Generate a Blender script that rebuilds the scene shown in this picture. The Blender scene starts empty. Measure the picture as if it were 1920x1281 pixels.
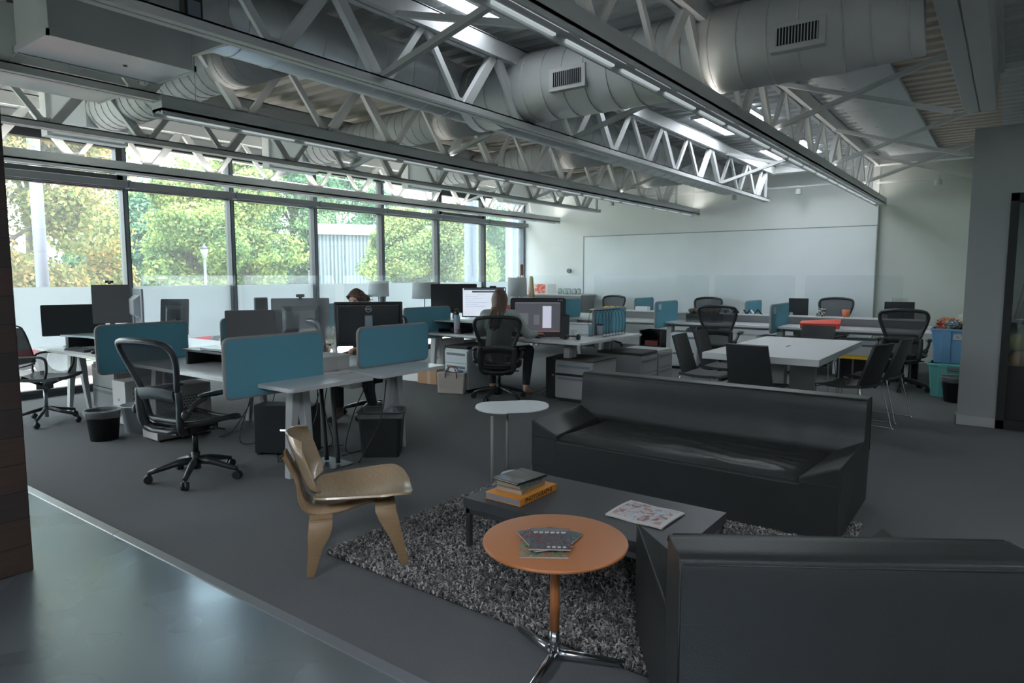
import bpy, bmesh, math, random
from mathutils import Vector, Matrix, Euler, noise
PI = math.pi
D = bpy.data
SC = bpy.context.scene
COL = SC.collection
R = random.Random(7)

# ------------------------------------------------------------------ camera, sky, sun, exposure
CAM_H, FPX = 1.5, 1258.0
YAW, PIT = math.radians(36.5), math.atan(124 / FPX)
cam = D.cameras.new('camera'); cam_o = D.objects.new('camera', cam); COL.objects.link(cam_o)
cam.sensor_width = 36.0; cam.lens = FPX / 1920 * 36.0; cam.clip_end = 400
cam_o.location = (0, 0, CAM_H); cam_o.rotation_euler = (PI / 2 - PIT, 0, YAW)
SC.camera = cam_o
SC.view_settings.view_transform = 'Standard'; SC.view_settings.look = 'None'
SC.view_settings.gamma = 1.0; SC.view_settings.exposure = 0.9; SC.view_settings.use_curve_mapping = False
try:
    SC.cycles.max_bounces = 10; SC.cycles.diffuse_bounces = 5; SC.cycles.transparent_max_bounces = 24
    SC.cycles.sample_clamp_indirect = 6.0; SC.cycles.caustics_reflective = False; SC.cycles.caustics_refractive = False
except Exception: pass
w = D.worlds.new('sky'); SC.world = w; w.use_nodes = True
_n = w.node_tree.nodes; _l = w.node_tree.links
_bg = _n['Background']
_tc = _n.new('ShaderNodeTexCoord'); _nz = _n.new('ShaderNodeTexNoise'); _cr = _n.new('ShaderNodeValToRGB')
_nz.inputs['Scale'].default_value = 2.2; _nz.inputs['Detail'].default_value = 4
_cr.color_ramp.elements[0].position = .35; _cr.color_ramp.elements[0].color = (.72, .87, .95, 1)
_cr.color_ramp.elements[1].position = .62; _cr.color_ramp.elements[1].color = (1, .985, .96, 1)
_l.new(_tc.outputs['Generated'], _nz.inputs['Vector']); _l.new(_nz.outputs['Fac'], _cr.inputs['Fac'])
_l.new(_cr.outputs['Color'], _bg.inputs['Color']); _bg.inputs['Strength'].default_value = 5.5
sun = D.lights.new('sun', 'SUN'); sun.energy = 7.0; sun.angle = .02; sun.color = (1, .93, .8)
sun_o = D.objects.new('sun', sun); COL.objects.link(sun_o)
sun_o.rotation_euler = Vector((-.40, .22, -.89)).to_track_quat('-Z', 'Y').to_euler()

# light portals in the glazing (guide daylight only, they emit nothing)
for _y in (-3.5, 2.5, 9.0):
    p = D.lights.new('window_portal', 'AREA'); p.shape = 'RECTANGLE'; p.size = 3.3; p.size_y = 8.0
    try: p.cycles.is_portal = True
    except Exception: pass
    po = D.objects.new('window_portal', p); COL.objects.link(po)
    po.location = (-9.62, _y, 1.65); po.rotation_euler = (0, -PI / 2, 0)

# ------------------------------------------------------------------ camera-ray helpers: a seen pixel to its point on a real plane
_fw = Vector((-math.sin(YAW) * math.cos(PIT), math.cos(YAW) * math.cos(PIT), -math.sin(PIT)))
_rt = Vector((math.cos(YAW), math.sin(YAW), 0)); _up = _rt.cross(_fw)
def ray(px, py): return _fw + _rt * ((px - 960) / FPX) - _up * ((py - 640.5) / FPX)
def on_z(px, py, z=0):
    d = ray(px, py); return Vector((0, 0, CAM_H)) + d * ((z - CAM_H) / d.z)
def facing(px): return YAW + math.atan((960 - px) / 1264)
def on_y(px, py, y):
    d = ray(px, py); return Vector((0, 0, CAM_H)) + d * (y / d.y)
def on_x(px, py, x):
    d = ray(px, py); return Vector((0, 0, CAM_H)) + d * (x / d.x)

# ------------------------------------------------------------------ materials
def lin(c):
    return tuple(((v / 255) / 12.92 if v / 255 <= .04045 else ((v / 255 + .055) / 1.055) ** 2.4) for v in c)
MATS = {}
def mat(name, rgb=None, rough=.5, metal=0, var=0.0, vscale=20, bump=0.0, bscale=60, spec=.5, stretch=None, emit=0, coat=0, linear=None):
    if name in MATS: return MATS[name]
    m = D.materials.new(name); m.use_nodes = True; N = m.node_tree.nodes; L = m.node_tree.links
    b = N['Principled BSDF']; c = linear or lin(rgb)
    b.inputs['Base Color'].default_value = (*c, 1); b.inputs['Roughness'].default_value = rough
    b.inputs['Metallic'].default_value = metal; b.inputs['Specular IOR Level'].default_value = spec
    if coat: b.inputs['Coat Weight'].default_value = coat; b.inputs['Coat Roughness'].default_value = .15
    if emit:
        b.inputs['Emission Color'].default_value = (*c, 1); b.inputs['Emission Strength'].default_value = emit
    if var or bump:
        tc = N.new('ShaderNodeTexCoord'); mp = N.new('ShaderNodeMapping')
        L.new(tc.outputs['Object'], mp.inputs['Vector'])
        if stretch: mp.inputs['Scale'].default_value = stretch
    if var:
        nz = N.new('ShaderNodeTexNoise'); nz.inputs['Scale'].default_value = vscale; nz.inputs['Detail'].default_value = 4
        L.new(mp.outputs['Vector'], nz.inputs['Vector'])
        cr = N.new('ShaderNodeValToRGB'); cr.color_ramp.elements[0].position = .3; cr.color_ramp.elements[1].position = .7
        cr.color_ramp.elements[0].color = (*[max(0, v * (1 - var)) for v in c], 1)
        cr.color_ramp.elements[1].color = (*[min(1, v * (1 + var)) for v in c], 1)
        L.new(nz.outputs['Fac'], cr.inputs['Fac']); L.new(cr.outputs['Color'], b.inputs['Base Color'])
    if bump:
        nb = N.new('ShaderNodeTexNoise'); nb.inputs['Scale'].default_value = bscale; nb.inputs['Detail'].default_value = 3
        L.new(mp.outputs['Vector'], nb.inputs['Vector'])
        bp = N.new('ShaderNodeBump'); bp.inputs['Strength'].default_value = bump; bp.inputs['Distance'].default_value = .01
        L.new(nb.outputs['Fac'], bp.inputs['Height']); L.new(bp.outputs['Normal'], b.inputs['Normal'])
    MATS[name] = m; return m
def glassy(name, tint, gloss=.08, rough=.02, transp=None):
    m = D.materials.new(name); m.use_nodes = True; N = m.node_tree.nodes; L = m.node_tree.links
    N.remove(N['Principled BSDF']); out = N['Material Output']
    t = N.new('ShaderNodeBsdfTransparent'); t.inputs['Color'].default_value = (*tint, 1)
    g = N.new('ShaderNodeBsdfGlossy'); g.inputs['Roughness'].default_value = rough
    mx = N.new('ShaderNodeMixShader'); mx.inputs['Fac'].default_value = gloss
    fr = N.new('ShaderNodeLayerWeight'); fr.inputs['Blend'].default_value = .25
    ma = N.new('ShaderNodeMath'); ma.operation = 'MULTIPLY_ADD'; ma.inputs[1].default_value = gloss * 3; ma.inputs[2].default_value = gloss * .5
    L.new(fr.outputs['Fresnel'], ma.inputs[0]); L.new(ma.outputs[0], mx.inputs['Fac'])
    L.new(t.outputs[0], mx.inputs[1]); L.new(g.outputs[0], mx.inputs[2]); L.new(mx.outputs[0], out.inputs['Surface'])
    MATS[name] = m; return m
def haze_glass(name, haze=.03):  # translucent veil puts the bright outdoor haze into the glass
    m = glassy(name, (.92, .97, .99), .10); N = m.node_tree.nodes; L = m.node_tree.links; out = N['Material Output']
    src = out.inputs['Surface'].links[0].from_socket; tr = N.new('ShaderNodeBsdfTranslucent'); tr.inputs['Color'].default_value = (.9, .95, 1, 1)
    mx = N.new('ShaderNodeMixShader'); mx.inputs[0].default_value = haze
    L.new(src, mx.inputs[1]); L.new(tr.outputs[0], mx.inputs[2]); L.new(mx.outputs[0], out.inputs['Surface']); return m
def film_mat(name, col, clear, diff=.5):
    m = D.materials.new(name); m.use_nodes = True; N = m.node_tree.nodes; L = m.node_tree.links
    N.remove(N['Principled BSDF']); out = N['Material Output']
    t = N.new('ShaderNodeBsdfTransparent'); t.inputs['Color'].default_value = (1, 1, 1, 1)
    tr = N.new('ShaderNodeBsdfTranslucent'); tr.inputs['Color'].default_value = (*col, 1)
    df = N.new('ShaderNodeBsdfDiffuse'); df.inputs['Color'].default_value = (*col, 1)
    m1 = N.new('ShaderNodeMixShader'); m1.inputs['Fac'].default_value = diff
    m2 = N.new('ShaderNodeMixShader'); m2.inputs['Fac'].default_value = clear
    L.new(tr.outputs[0], m1.inputs[1]); L.new(df.outputs[0], m1.inputs[2])
    L.new(m1.outputs[0], m2.inputs[1]); L.new(t.outputs[0], m2.inputs[2]); L.new(m2.outputs[0], out.inputs['Surface'])
    MATS[name] = m; return m

W_STEEL = mat('white_paint_steel', (208, 210, 210), .5)
W_WALL = mat('white_wall_paint', (236, 239, 238), .8, var=.02, vscale=1.5)
W_WALL2 = mat('offwhite_wall_paint', (204, 209, 202), .85, var=.02, vscale=1.2)
WBOARD = mat('whiteboard_gloss', (232, 238, 240), .3, var=.03, vscale=1.2)
G_WALL = mat('grey_partition_paint', (142, 145, 145), .8, var=.03, vscale=2)
DECK = mat('painted_deck', (204, 206, 206), .6)
DECK_WARM = mat('warm_lit_deck', (206, 195, 184), .6)  # same deck paint, with warm light put into its colour
CLOUD = mat('acoustic_panel', (196, 201, 204), .85)
DUCT = mat('duct_painted', (202, 203, 202), .55, metal=.0, var=.05, vscale=3)
DUCT_S = mat('duct_silver', (196, 199, 200), .38, metal=.4, var=.08, vscale=3)
GALV = mat('duct_box_sheet', (214, 216, 216), .4, metal=.1, var=.07, vscale=3)
MULL = mat('dark_mullion', (58, 62, 66), .45, var=.05)
MULL_L = mat('grey_mullion', (112, 122, 132), .4)
CARPET = mat('charcoal_carpet', (104, 106, 107), .95, var=.22, vscale=260, bump=.5, bscale=420, spec=.2)
DESKTOP = mat('desk_laminate', (206, 208, 210), .3, var=.01, vscale=3)
DESKLEG = mat('desk_leg_paint', (176, 178, 180), .45)
TEAL = mat('teal_felt', (98, 158, 176), .9, var=.06, vscale=300, bump=.25, bscale=500)
TRIMF = mat('divider_edge', (152, 148, 146), .8)
BLK = mat('black_plastic', (30, 33, 35), .45)
BLK_M = mat('black_matte', (24, 26, 28), .7)
CHFRAME = mat('chair_graphite', (44, 47, 50), .38)
CHROME = mat('chrome', (200, 204, 208), .14, metal=1)
STEEL = mat('brushed_steel', (150, 154, 158), .3, metal=1)
LEATHER = mat('black_leather', (44, 46, 47), .42, var=.06, vscale=5, bump=.12, bscale=160, spec=.4)
PLY = mat('moulded_ash', (172, 148, 118), .24, var=.1, vscale=9, stretch=(1, 14, 14), coat=.35)
PLY_E = mat('ash_edge', (138, 112, 82), .5, var=.15, vscale=12, stretch=(1, 1, 30))
ORANGE = mat('orange_lacquer', (182, 116, 70), .32, var=.02, vscale=6)
WTAB = mat('white_lacquer', (224, 230, 232), .3)
CTOP = mat('coffee_table_top', (62, 64, 67), .42, var=.06, vscale=8)
PEDW = mat('pedestal_white', (205, 212, 216), .45)
PEDG = mat('pedestal_grey', (150, 151, 152), .5)
PEDD = mat('cushion_dark', (58, 56, 56), .85)
SCR_OFF = mat('screen_black', (20, 22, 24), .25)
SCR_GREY = mat('monitor_grey_back', (96, 95, 96), .55)
SKIN = mat('skin', (196, 150, 128), .55)
HAIR = mat('brown_hair', (96, 76, 64), .5, var=.4, vscale=60, stretch=(6, 6, .6))
SHIRT = mat('pale_denim', (158, 168, 164), .9, var=.1, vscale=30, bump=.4, bscale=25)
PANTS = mat('dark_trousers', (50, 54, 60), .9, var=.15, vscale=20)
LAMPSH = mat('lampshade_linen', (190, 192, 192), .9)
GLASS = glassy('window_glass', (.93, .97, .98), .10)
HAZEGL = haze_glass('outdoor_haze_glass')
CLEAR = glassy('acrylic_clear', (.955, .972, .978), .012, .05)
FILM = film_mat('frosted_film', (.62, .65, .67), .03, .3)
MESHF = film_mat('pellicle_mesh', (.06, .063, .068), .2, .85)
BAGPL = film_mat('plastic_bag', (.6, .63, .65), .68, .6)
TROFF = mat('troffer_light', (240, 248, 255), .4, emit=7)
ADDED_UPL = mat('added_uplight', (255, 250, 242), .4, emit=6)  # added glow for lifting the ceiling brightness
FILL_TROFF = mat('added_fill_light', (238, 244, 254), .4, emit=26)  # glow of the added fill lamps outside the view
SLOT = mat('lens_slot', (222, 232, 234), .3, emit=.25)

# ------------------------------------------------------------------ mesh builder
class MB:
    def __init__(s): s.v = []; s.f = []; s.m = []; s.sm = []
    def add(s, vs, fs, mi=0, smooth=False):
        o = len(s.v); s.v += [tuple(v) for v in vs]; s.f += [tuple(i + o for i in f) for f in fs]
        s.m += [mi] * len(fs); s.sm += [smooth] * len(fs); return s
    def box(s, x0, x1, y0, y1, z0, z1, mi=0, mx=None):
        vs = [Vector((x, y, z)) for z in (z0, z1) for y in (y0, y1) for x in (x0, x1)]
        if mx is not None: vs = [mx @ v for v in vs]
        return s.add(vs, [(0, 2, 3, 1), (4, 5, 7, 6), (0, 1, 5, 4), (2, 6, 7, 3), (0, 4, 6, 2), (1, 3, 7, 5)], mi)
    def cb(s, c, d, rz=0, mi=0, rx=0, ry=0):
        mx = Matrix.Translation(c) @ Euler((rx, ry, rz)).to_matrix().to_4x4()
        return s.box(-d[0] / 2, d[0] / 2, -d[1] / 2, d[1] / 2, -d[2] / 2, d[2] / 2, mi, mx)
    def hexa(s, b, t, mi=0):
        vs = list(b) + list(t); return s.add(vs, [(3, 2, 1, 0), (4, 5, 6, 7), (0, 1, 5, 4), (1, 2, 6, 5), (2, 3, 7, 6), (3, 0, 4, 7)], mi)
    def bar(s, p, q, w, h, mi=0, up=(0, 0, 1)):
        p = Vector(p); q = Vector(q); d = (q - p).normalized(); u = Vector(up)
        if abs(d.dot(u)) > .99: u = Vector((1, 0, 0))
        r = d.cross(u).normalized() * w / 2; t = r.cross(d).normalized() * h / 2
        return s.hexa([p - r - t, p + r - t, p + r + t, p - r + t], [q - r - t, q + r - t, q + r + t, q - r + t], mi)
    def tube(s, pts, r, n=8, mi=0, closed=False, cap=True, flat=1.0):
        pts = [Vector(p) for p in pts]; k = len(pts)
        rs = r if isinstance(r, (list, tuple)) else [r] * k
        vs = []; nrm = None
        for i, p in enumerate(pts):
            a = pts[i - 1] if (i > 0 or closed) else p; b = pts[(i + 1) % k] if (i < k - 1 or closed) else p
            t = (b - a).normalized() if (b - a).length > 1e-9 else Vector((0, 0, 1))
            if nrm is None:
                nrm = t.orthogonal().normalized()
                if abs(t.z) < .95: nrm = (Vector((0, 0, 1)) - t * t.z).normalized()
            else:
                nrm = (nrm - t * nrm.dot(t)); nrm = nrm.normalized() if nrm.length > 1e-6 else t.orthogonal().normalized()
            bn = t.cross(nrm)
            for j in range(n):
                a_ = 2 * PI * j / n; vs.append(p + nrm * math.cos(a_) * rs[i] * flat + bn * math.sin(a_) * rs[i])
        fs = []
        for i in range(k if closed else k - 1):
            i2 = (i + 1) % k
            for j in range(n):
                j2 = (j + 1) % n; fs.append((i * n + j, i * n + j2, i2 * n + j2, i2 * n + j))
        s.add(vs, fs, mi, True)
        if cap and not closed:
            o = len(s.v) - len(vs)
            s.f += [tuple(o + j for j in reversed(range(n))), tuple(o + (k - 1) * n + j for j in range(n))]; s.m += [mi] * 2; s.sm += [False] * 2
        return s
    def cyl(s, p, q, r0, r1=None, n=16, mi=0): return s.tube([p, q], [r0, r1 if r1 is not None else r0], n, mi)
    def lathe(s, prof, c=(0, 0, 0), n=24, mi=0, sx=1, sy=1, closed=False):
        vs = []; c = Vector(c)
        for r, z in prof:
            for j in range(n):
                a = 2 * PI * j / n; vs.append(c + Vector((math.cos(a) * r * sx, math.sin(a) * r * sy, z)))
        fs = [(i * n + j, i * n + (j + 1) % n, (i + 1) * n + (j + 1) % n, (i + 1) * n + j) for i in range(len(prof) - 1) for j in range(n)]
        s.add(vs, fs, mi, True); o = len(s.v) - len(vs)
        if prof[0][0] > 1e-4: s.f.append(tuple(o + j for j in reversed(range(n)))); s.m.append(mi); s.sm.append(False)
        if prof[-1][0] > 1e-4: s.f.append(tuple(o + (len(prof) - 1) * n + j for j in range(n))); s.m.append(mi); s.sm.append(False)
        return s
    def ell(s, c, r, n=14, mi=0, rot=None):
        c = Vector(c); vs = []; k = n // 2 + 1
        M_ = Euler(rot).to_matrix() if rot else Matrix.Identity(3)
        for i in range(k + 1):
            t = PI * i / k
            for j in range(n):
                a = 2 * PI * j / n; t_ = min(max(t, .01), PI - .01)
                vs.append(c + M_ @ Vector((math.sin(t_) * math.cos(a) * r[0], math.sin(t_) * math.sin(a) * r[1], -math.cos(t_) * r[2])))
        fs = [(i * n + j, i * n + (j + 1) % n, (i + 1) * n + (j + 1) % n, (i + 1) * n + j) for i in range(k) for j in range(n)]
        s.add(vs, fs, mi, True); o = len(s.v) - len(vs)
        s.f += [tuple(o + j for j in reversed(range(n))), tuple(o + k * n + j for j in range(n))]; s.m += [mi] * 2; s.sm += [True] * 2
        return s
    def caps(s, p, q, r0, r1, n=12, mi=0):
        p = Vector(p); q = Vector(q); s.tube([p, q], [r0, r1], n, mi); s.ell(p, (r0,) * 3, n, mi); return s.ell(q, (r1,) * 3, n, mi)
    def prism(s, poly, z0, z1, mi=0, mx=None, smooth=False):
        n = len(poly); vs = [Vector((x, y, z0)) for x, y in poly] + [Vector((x, y, z1)) for x, y in poly]
        if mx is not None: vs = [mx @ v for v in vs]
        s.add(vs, [(i, (i + 1) % n, n + (i + 1) % n, n + i) for i in range(n)], mi, smooth)
        return s.add(vs, [tuple(reversed(range(n))), tuple(range(n, 2 * n))], mi)
    def sheet(s, fn, nu, nv, th=0.0, mi=0, smooth=True, closed_u=False):
        g = [[Vector(fn(i / nu, j / nv)) for j in range(nv + 1)] for i in range(nu + 1)]
        W = nv + 1
        fs = [(i * W + j, (i + 1) * W + j, (i + 1) * W + j + 1, i * W + j + 1) for i in range(nu) for j in range(nv)]
        vs = [p for r_ in g for p in r_]
        if not th: return s.add(vs, fs, mi, smooth)
        nr = []
        for i in range(nu + 1):
            for j in range(nv + 1):
                a = g[min(i + 1, nu)][j] - g[max(i - 1, 0)][j]; b = g[i][min(j + 1, nv)] - g[i][max(j - 1, 0)]
                c = a.cross(b); nr.append(c.normalized() if c.length > 1e-12 else Vector((0, 0, 1)))
        o = len(vs); vs2 = vs + [p - n_ * th for p, n_ in zip(vs, nr)]
        f2 = fs + [tuple(reversed([k + o for k in f])) for f in fs]
        s.add(vs2, f2, mi, smooth)
        ed = [i * W for i in range(nu + 1)] + [nu * W + j for j in range(1, W)] + [i * W + nv for i in range(nu - 1, -1, -1)] + [j for j in range(nv - 1, 0, -1)]
        ev = [vs2[k] for k in ed] + [vs2[k + o] for k in ed]; n = len(ed)
        return s.add(ev, [(i, i + n, (i + 1) % n + n, (i + 1) % n) for i in range(n)], mi, False)
    def build(s, name, mats, parent=None, bevel=0, seg=2, loc=None, rz=None, sub=0, remesh=0):
        me = D.meshes.new(name); me.from_pydata([tuple(v) for v in s.v], [], s.f)
        mats = mats if isinstance(mats, (list, tuple)) else [mats]
        for m in mats: me.materials.append(m)
        me.polygons.foreach_set('material_index', s.m); me.polygons.foreach_set('use_smooth', s.sm); me.update()
        o = D.objects.new(name, me); COL.objects.link(o)
        if parent: o.parent = parent
        if loc is not None: o.location = loc
        if rz is not None: o.rotation_euler = (0, 0, rz)
        if bevel:
            b = o.modifiers.new('edge', 'BEVEL'); b.width = bevel; b.segments = seg; b.limit_method = 'ANGLE'; b.angle_limit = .6
            b.harden_normals = False
        if sub: q = o.modifiers.new('soft', 'SUBSURF'); q.levels = sub; q.render_levels = sub
        if remesh:
            q = o.modifiers.new('join', 'REMESH'); q.mode = 'VOXEL'; q.voxel_size = remesh; q.use_smooth_shade = True
            q = o.modifiers.new('smooth', 'SMOOTH'); q.factor = .5; q.iterations = 4
        return o
def tag(o, label=None, cat=None, group=None, kind=None):
    if label: o['label'] = label
    if cat: o['category'] = cat
    if group: o['group'] = group
    if kind: o['kind'] = kind
    return o
def thing(name, label, cat, loc=(0, 0, 0), rz=0, group=None):
    o = D.objects.new(name, None); COL.objects.link(o); o.location = loc; o.rotation_euler = (0, 0, rz); o.empty_display_size = .1
    return tag(o, label, cat, group)
def dup(src, loc, rz=None, label=None, group=None, hide=()):
    def rec(o, par):
        c = o.copy(); COL.objects.link(c); c.parent = par
        for ch in KIDS.get(o.name, ()):
            rec(ch, c)
        KIDS.setdefault(c.name, [])
        if par: KIDS[par.name].append(c)
        return c
    fill(src); c = rec(src, None); c.location = loc
    if rz is not None: c.rotation_euler = (0, 0, rz)
    if label: c['label'] = label
    if group: c['group'] = group
    return c
KIDS = {}
def fill(src):
    todo = [src]
    while todo:
        o = todo.pop()
        if o.name not in KIDS: KIDS[o.name] = [c for c in D.objects if c.parent == o]
        todo += KIDS[o.name]
def struct(o): o['kind'] = 'structure'; return o
def rrect(w, h, r, n=5, cx=0, cy=0):
    out = []
    for sx, sy, a0 in ((1, 1, 0), (-1, 1, PI / 2), (-1, -1, PI), (1, -1, 1.5 * PI)):
        for k in range(n + 1):
            a = a0 + PI / 2 * k / n; out.append((cx + sx * (w / 2 - r) + r * math.cos(a), cy + sy * (h / 2 - r) + r * math.sin(a)))
    return out
def text(s, size, mx, m, parent=None, name='lettering', ext=.0008, align='CENTER', bold=0):
    c = D.curves.new(name, 'FONT'); c.body = s; c.size = size; c.extrude = ext; c.align_x = align; c.align_y = 'CENTER'; c.offset = bold
    c.resolution_u = 3
    o = D.objects.new(name, c); COL.objects.link(o); c.materials.append(m)
    if parent: o.parent = parent
    o.matrix_local = mx
    bpy.context.view_layer.update(); me = D.meshes.new_from_object(o.evaluated_get(bpy.context.evaluated_depsgraph_get())); me.name = name
    D.objects.remove(o); o = D.objects.new(name, me); COL.objects.link(o)
    if parent: o.parent = parent
    o.matrix_local = mx
    return o
def spline(pts, n=8):
    pts = [Vector(p) for p in pts]; out = []
    P = [pts[0] * 2 - pts[1]] + pts + [pts[-1] * 2 - pts[-2]]
    for i in range(1, len(P) - 2):
        for k in range(n):
            t = k / n; a, b, c, d = P[i - 1:i + 3]
            out.append(.5 * ((2 * b) + (c - a) * t + (2 * a - 5 * b + 4 * c - d) * t * t + (3 * b - a - 3 * c + d) * t ** 3))
    out.append(pts[-1]); return out
# ================================================================== SETTING
XW, YF, ZC = -9.5, 13.4, 3.5
# floor: carpet + polished concrete
struct(MB().box(XW, 6, 1.69, YF + .2, -.1, 0).build('floor', CARPET))
mc = D.materials.new('polished_concrete'); mc.use_nodes = True; N = mc.node_tree.nodes; L = mc.node_tree.links; b = N['Principled BSDF']
tc = N.new('ShaderNodeTexCoord'); n1 = N.new('ShaderNodeTexNoise'); n1.inputs['Scale'].default_value = 1.1; n1.inputs['Detail'].default_value = 1.5
cr = N.new('ShaderNodeValToRGB'); cr.color_ramp.elements[0].position = .3; cr.color_ramp.elements[1].position = .75
cr.color_ramp.elements[0].color = (*lin((66, 70, 74)), 1); cr.color_ramp.elements[1].color = (*lin((98, 101, 104)), 1)
L.new(tc.outputs['Object'], n1.inputs['Vector']); L.new(n1.outputs['Fac'], cr.inputs['Fac']); L.new(cr.outputs['Color'], b.inputs['Base Color'])
r1 = N.new('ShaderNodeMapRange'); r1.inputs['To Min'].default_value = .17; r1.inputs['To Max'].default_value = .40
n2 = N.new('ShaderNodeTexNoise'); n2.inputs['Scale'].default_value = 2.5; n2.inputs['Detail'].default_value = 1
L.new(tc.outputs['Object'], n2.inputs['Vector']); L.new(n2.outputs['Fac'], r1.inputs['Value']); L.new(r1.outputs[0], b.inputs['Roughness'])
n3 = N.new('ShaderNodeTexNoise'); n3.inputs['Scale'].default_value = 1.8; n3.inputs['Detail'].default_value = .5; n3.inputs['Roughness'].default_value = .5
bp = N.new('ShaderNodeBump'); bp.inputs['Strength'].default_value = .5; bp.inputs['Distance'].default_value = .012
L.new(tc.outputs['Object'], n3.inputs['Vector']); L.new(n3.outputs['Fac'], bp.inputs['Height']); L.new(bp.outputs['Normal'], b.inputs['Normal'])
b.inputs['IOR'].default_value = 4.8; b.inputs['Specular Tint'].default_value = (.74, .90, 1, 1); b.inputs['Coat Weight'].default_value = .0; b.inputs['Coat Roughness'].default_value = .08
struct(MB().box(XW, 6, -6, 1.655, -.1, 0).build('floor', mc))
t = MB(); x = XW
while x < 6: t.hexa([(x, 1.645, 0), (x + 1.795, 1.645, 0), (x + 1.795, 1.70, 0), (x, 1.70, 0)], [(x, 1.65, .004), (x + 1.795, 1.65, .004), (x + 1.795, 1.69, .013), (x, 1.69, .013)]); x += 1.8
struct(t.build('trim_1', mat('edge_strip', (120, 124, 128), .35, metal=.3)))
# roof deck: corrugated sheet, ribs along X
def deck(x0, x1, name, m, z=ZC):
    t = MB(); y = -6.0; pr = []
    while y < YF + .2:
        pr += [(y, 0), (y + .10, 0), (y + .125, .055), (y + .195, .055)]; y += .22
    vs = [(x0, a, z + h) for a, h in pr] + [(x1, a, z + h) for a, h in pr]; n = len(pr)
    t.add(vs, [(i, i + 1, n + i + 1, n + i) for i in range(n - 1)])
    t.box(x0, x1, -6, YF + .2, z + .07, z + .16)
    return struct(t.build(name, m))
deck(XW - .1, -7.45, 'ceiling', DECK); deck(-7.45, -5.6, 'ceiling', DECK_WARM); deck(-5.6, -1.02, 'ceiling', DECK)
deck(-1.02, -.2, 'ceiling', DECK_WARM); deck(-.2, 6.1, 'ceiling', DECK)
# walls
struct(MB().box(XW - .1, -1.92, YF - .1, YF + .1, 0, ZC + .1).build('wall_far', W_WALL))
struct(MB().box(-1.92, 6, YF, YF + .1, 0, ZC + .1).build('wall_far', W_WALL2))
wb = MB().box(-7.8, -1.925, YF - .115, YF - .1, .35, 2.36).build('wall_far_board', WBOARD); wb.name = 'wall_far_panel'; struct(wb)
struct(MB().box(-7.82, -1.92, YF - .12, YF - .1, 2.36, 2.375).box(-7.82, -7.80, YF - .12, YF - .1, .35, 2.36).build('trim_2', mat('board_edge', (150, 154, 156), .5)))
struct(MB().box(-9.6, 6, -6.1, -6, 0, ZC + .1).build('wall_back', W_WALL2))
struct(MB().box(6, 6.1, -6, YF + .1, 0, ZC + .1).build('wall_right', W_WALL2))
# partition by the glazed door
struct(MB().box(-.36, -.04, 8.07, 8.22, 0, 2.92).box(-.04, 6, 8.07, 8.22, 2.28, 2.92).build('wall_partition', G_WALL))
struct(MB().box(-.375, -.04, 8.05, 8.07, 0, .1).box(-.375, -.36, 8.05, 8.22, 0, .1).build('baseboard_partition', mat('skirting', (158, 160, 160), .6), bevel=.004))
dr = MB().box(-.04, .03, 8.04, 8.2, 0, 2.28).box(-.04, 6, 8.04, 8.2, 2.2, 2.28).box(-.04, 6, 8.04, 8.2, 0, .09).box(2.0, 2.07, 8.04, 8.2, 0, 2.28).build('door_1', BLK_M, bevel=.004)
struct(dr); g = MB().box(.03, 2.0, 8.11, 8.118, .09, 2.2).build('glass', GLASS, dr)
tag(MB().box(.03, .6, 8.10, 8.13, .09, .62).build('lower_panel', BLK_M, dr), 'black lower panel of the glazed door')
struct(MB().box(-.15, -.05, 8.22, YF, 0, 2.92).build('wall_side', W_WALL2))
# wood block at left
WD = D.materials.new('dark_wood_cladding'); WD.use_nodes = True; N = WD.node_tree.nodes; L = WD.node_tree.links; b = N['Principled BSDF']
tc = N.new('ShaderNodeTexCoord'); mp = N.new('ShaderNodeMapping'); mp.inputs['Rotation'].default_value = (PI / 2, 0, PI / 2)
br = N.new('ShaderNodeTexBrick'); br.inputs['Scale'].default_value = 1; br.inputs['Brick Width'].default_value = .9; br.inputs['Row Height'].default_value = .14
br.inputs['Mortar Size'].default_value = .003; br.inputs['Color1'].default_value = (*lin((70, 50, 42)), 1); br.inputs['Color2'].default_value = (*lin((40, 35, 34)), 1); br.inputs['Mortar'].default_value = (.004, .004, .004, 1)
nz = N.new('ShaderNodeTexNoise'); nz.inputs['Scale'].default_value = 14; nz.inputs['Detail'].default_value = 6; m2 = N.new('ShaderNodeMapping'); m2.inputs['Scale'].default_value = (1, .3, 6)
mx = N.new('ShaderNodeMixRGB'); mx.blend_type = 'MULTIPLY'; mx.inputs['Fac'].default_value = .6
c2 = N.new('ShaderNodeValToRGB'); c2.color_ramp.elements[0].position = .3; c2.color_ramp.elements[0].color = (.4, .4, .4, 1)
sxy = N.new('ShaderNodeSeparateXYZ'); cxy = N.new('ShaderNodeCombineXYZ'); L.new(tc.outputs['Object'], sxy.inputs[0]); L.new(sxy.outputs['Y'], cxy.inputs[0]); L.new(sxy.outputs['Z'], cxy.inputs[1]); L.new(cxy.outputs[0], br.inputs['Vector']); L.new(tc.outputs['Object'], m2.inputs['Vector']); L.new(m2.outputs[0], nz.inputs['Vector'])
L.new(nz.outputs['Fac'], c2.inputs['Fac']); L.new(br.outputs['Color'], mx.inputs[1]); L.new(c2.outputs['Color'], mx.inputs[2]); L.new(mx.outputs[0], b.inputs['Base Color']); b.inputs['Roughness'].default_value = .55
struct(MB().box(-4.6, -3.93, -2.5, 1.2, 0, ZC).build('wall_near', WD, bevel=.006))
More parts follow.
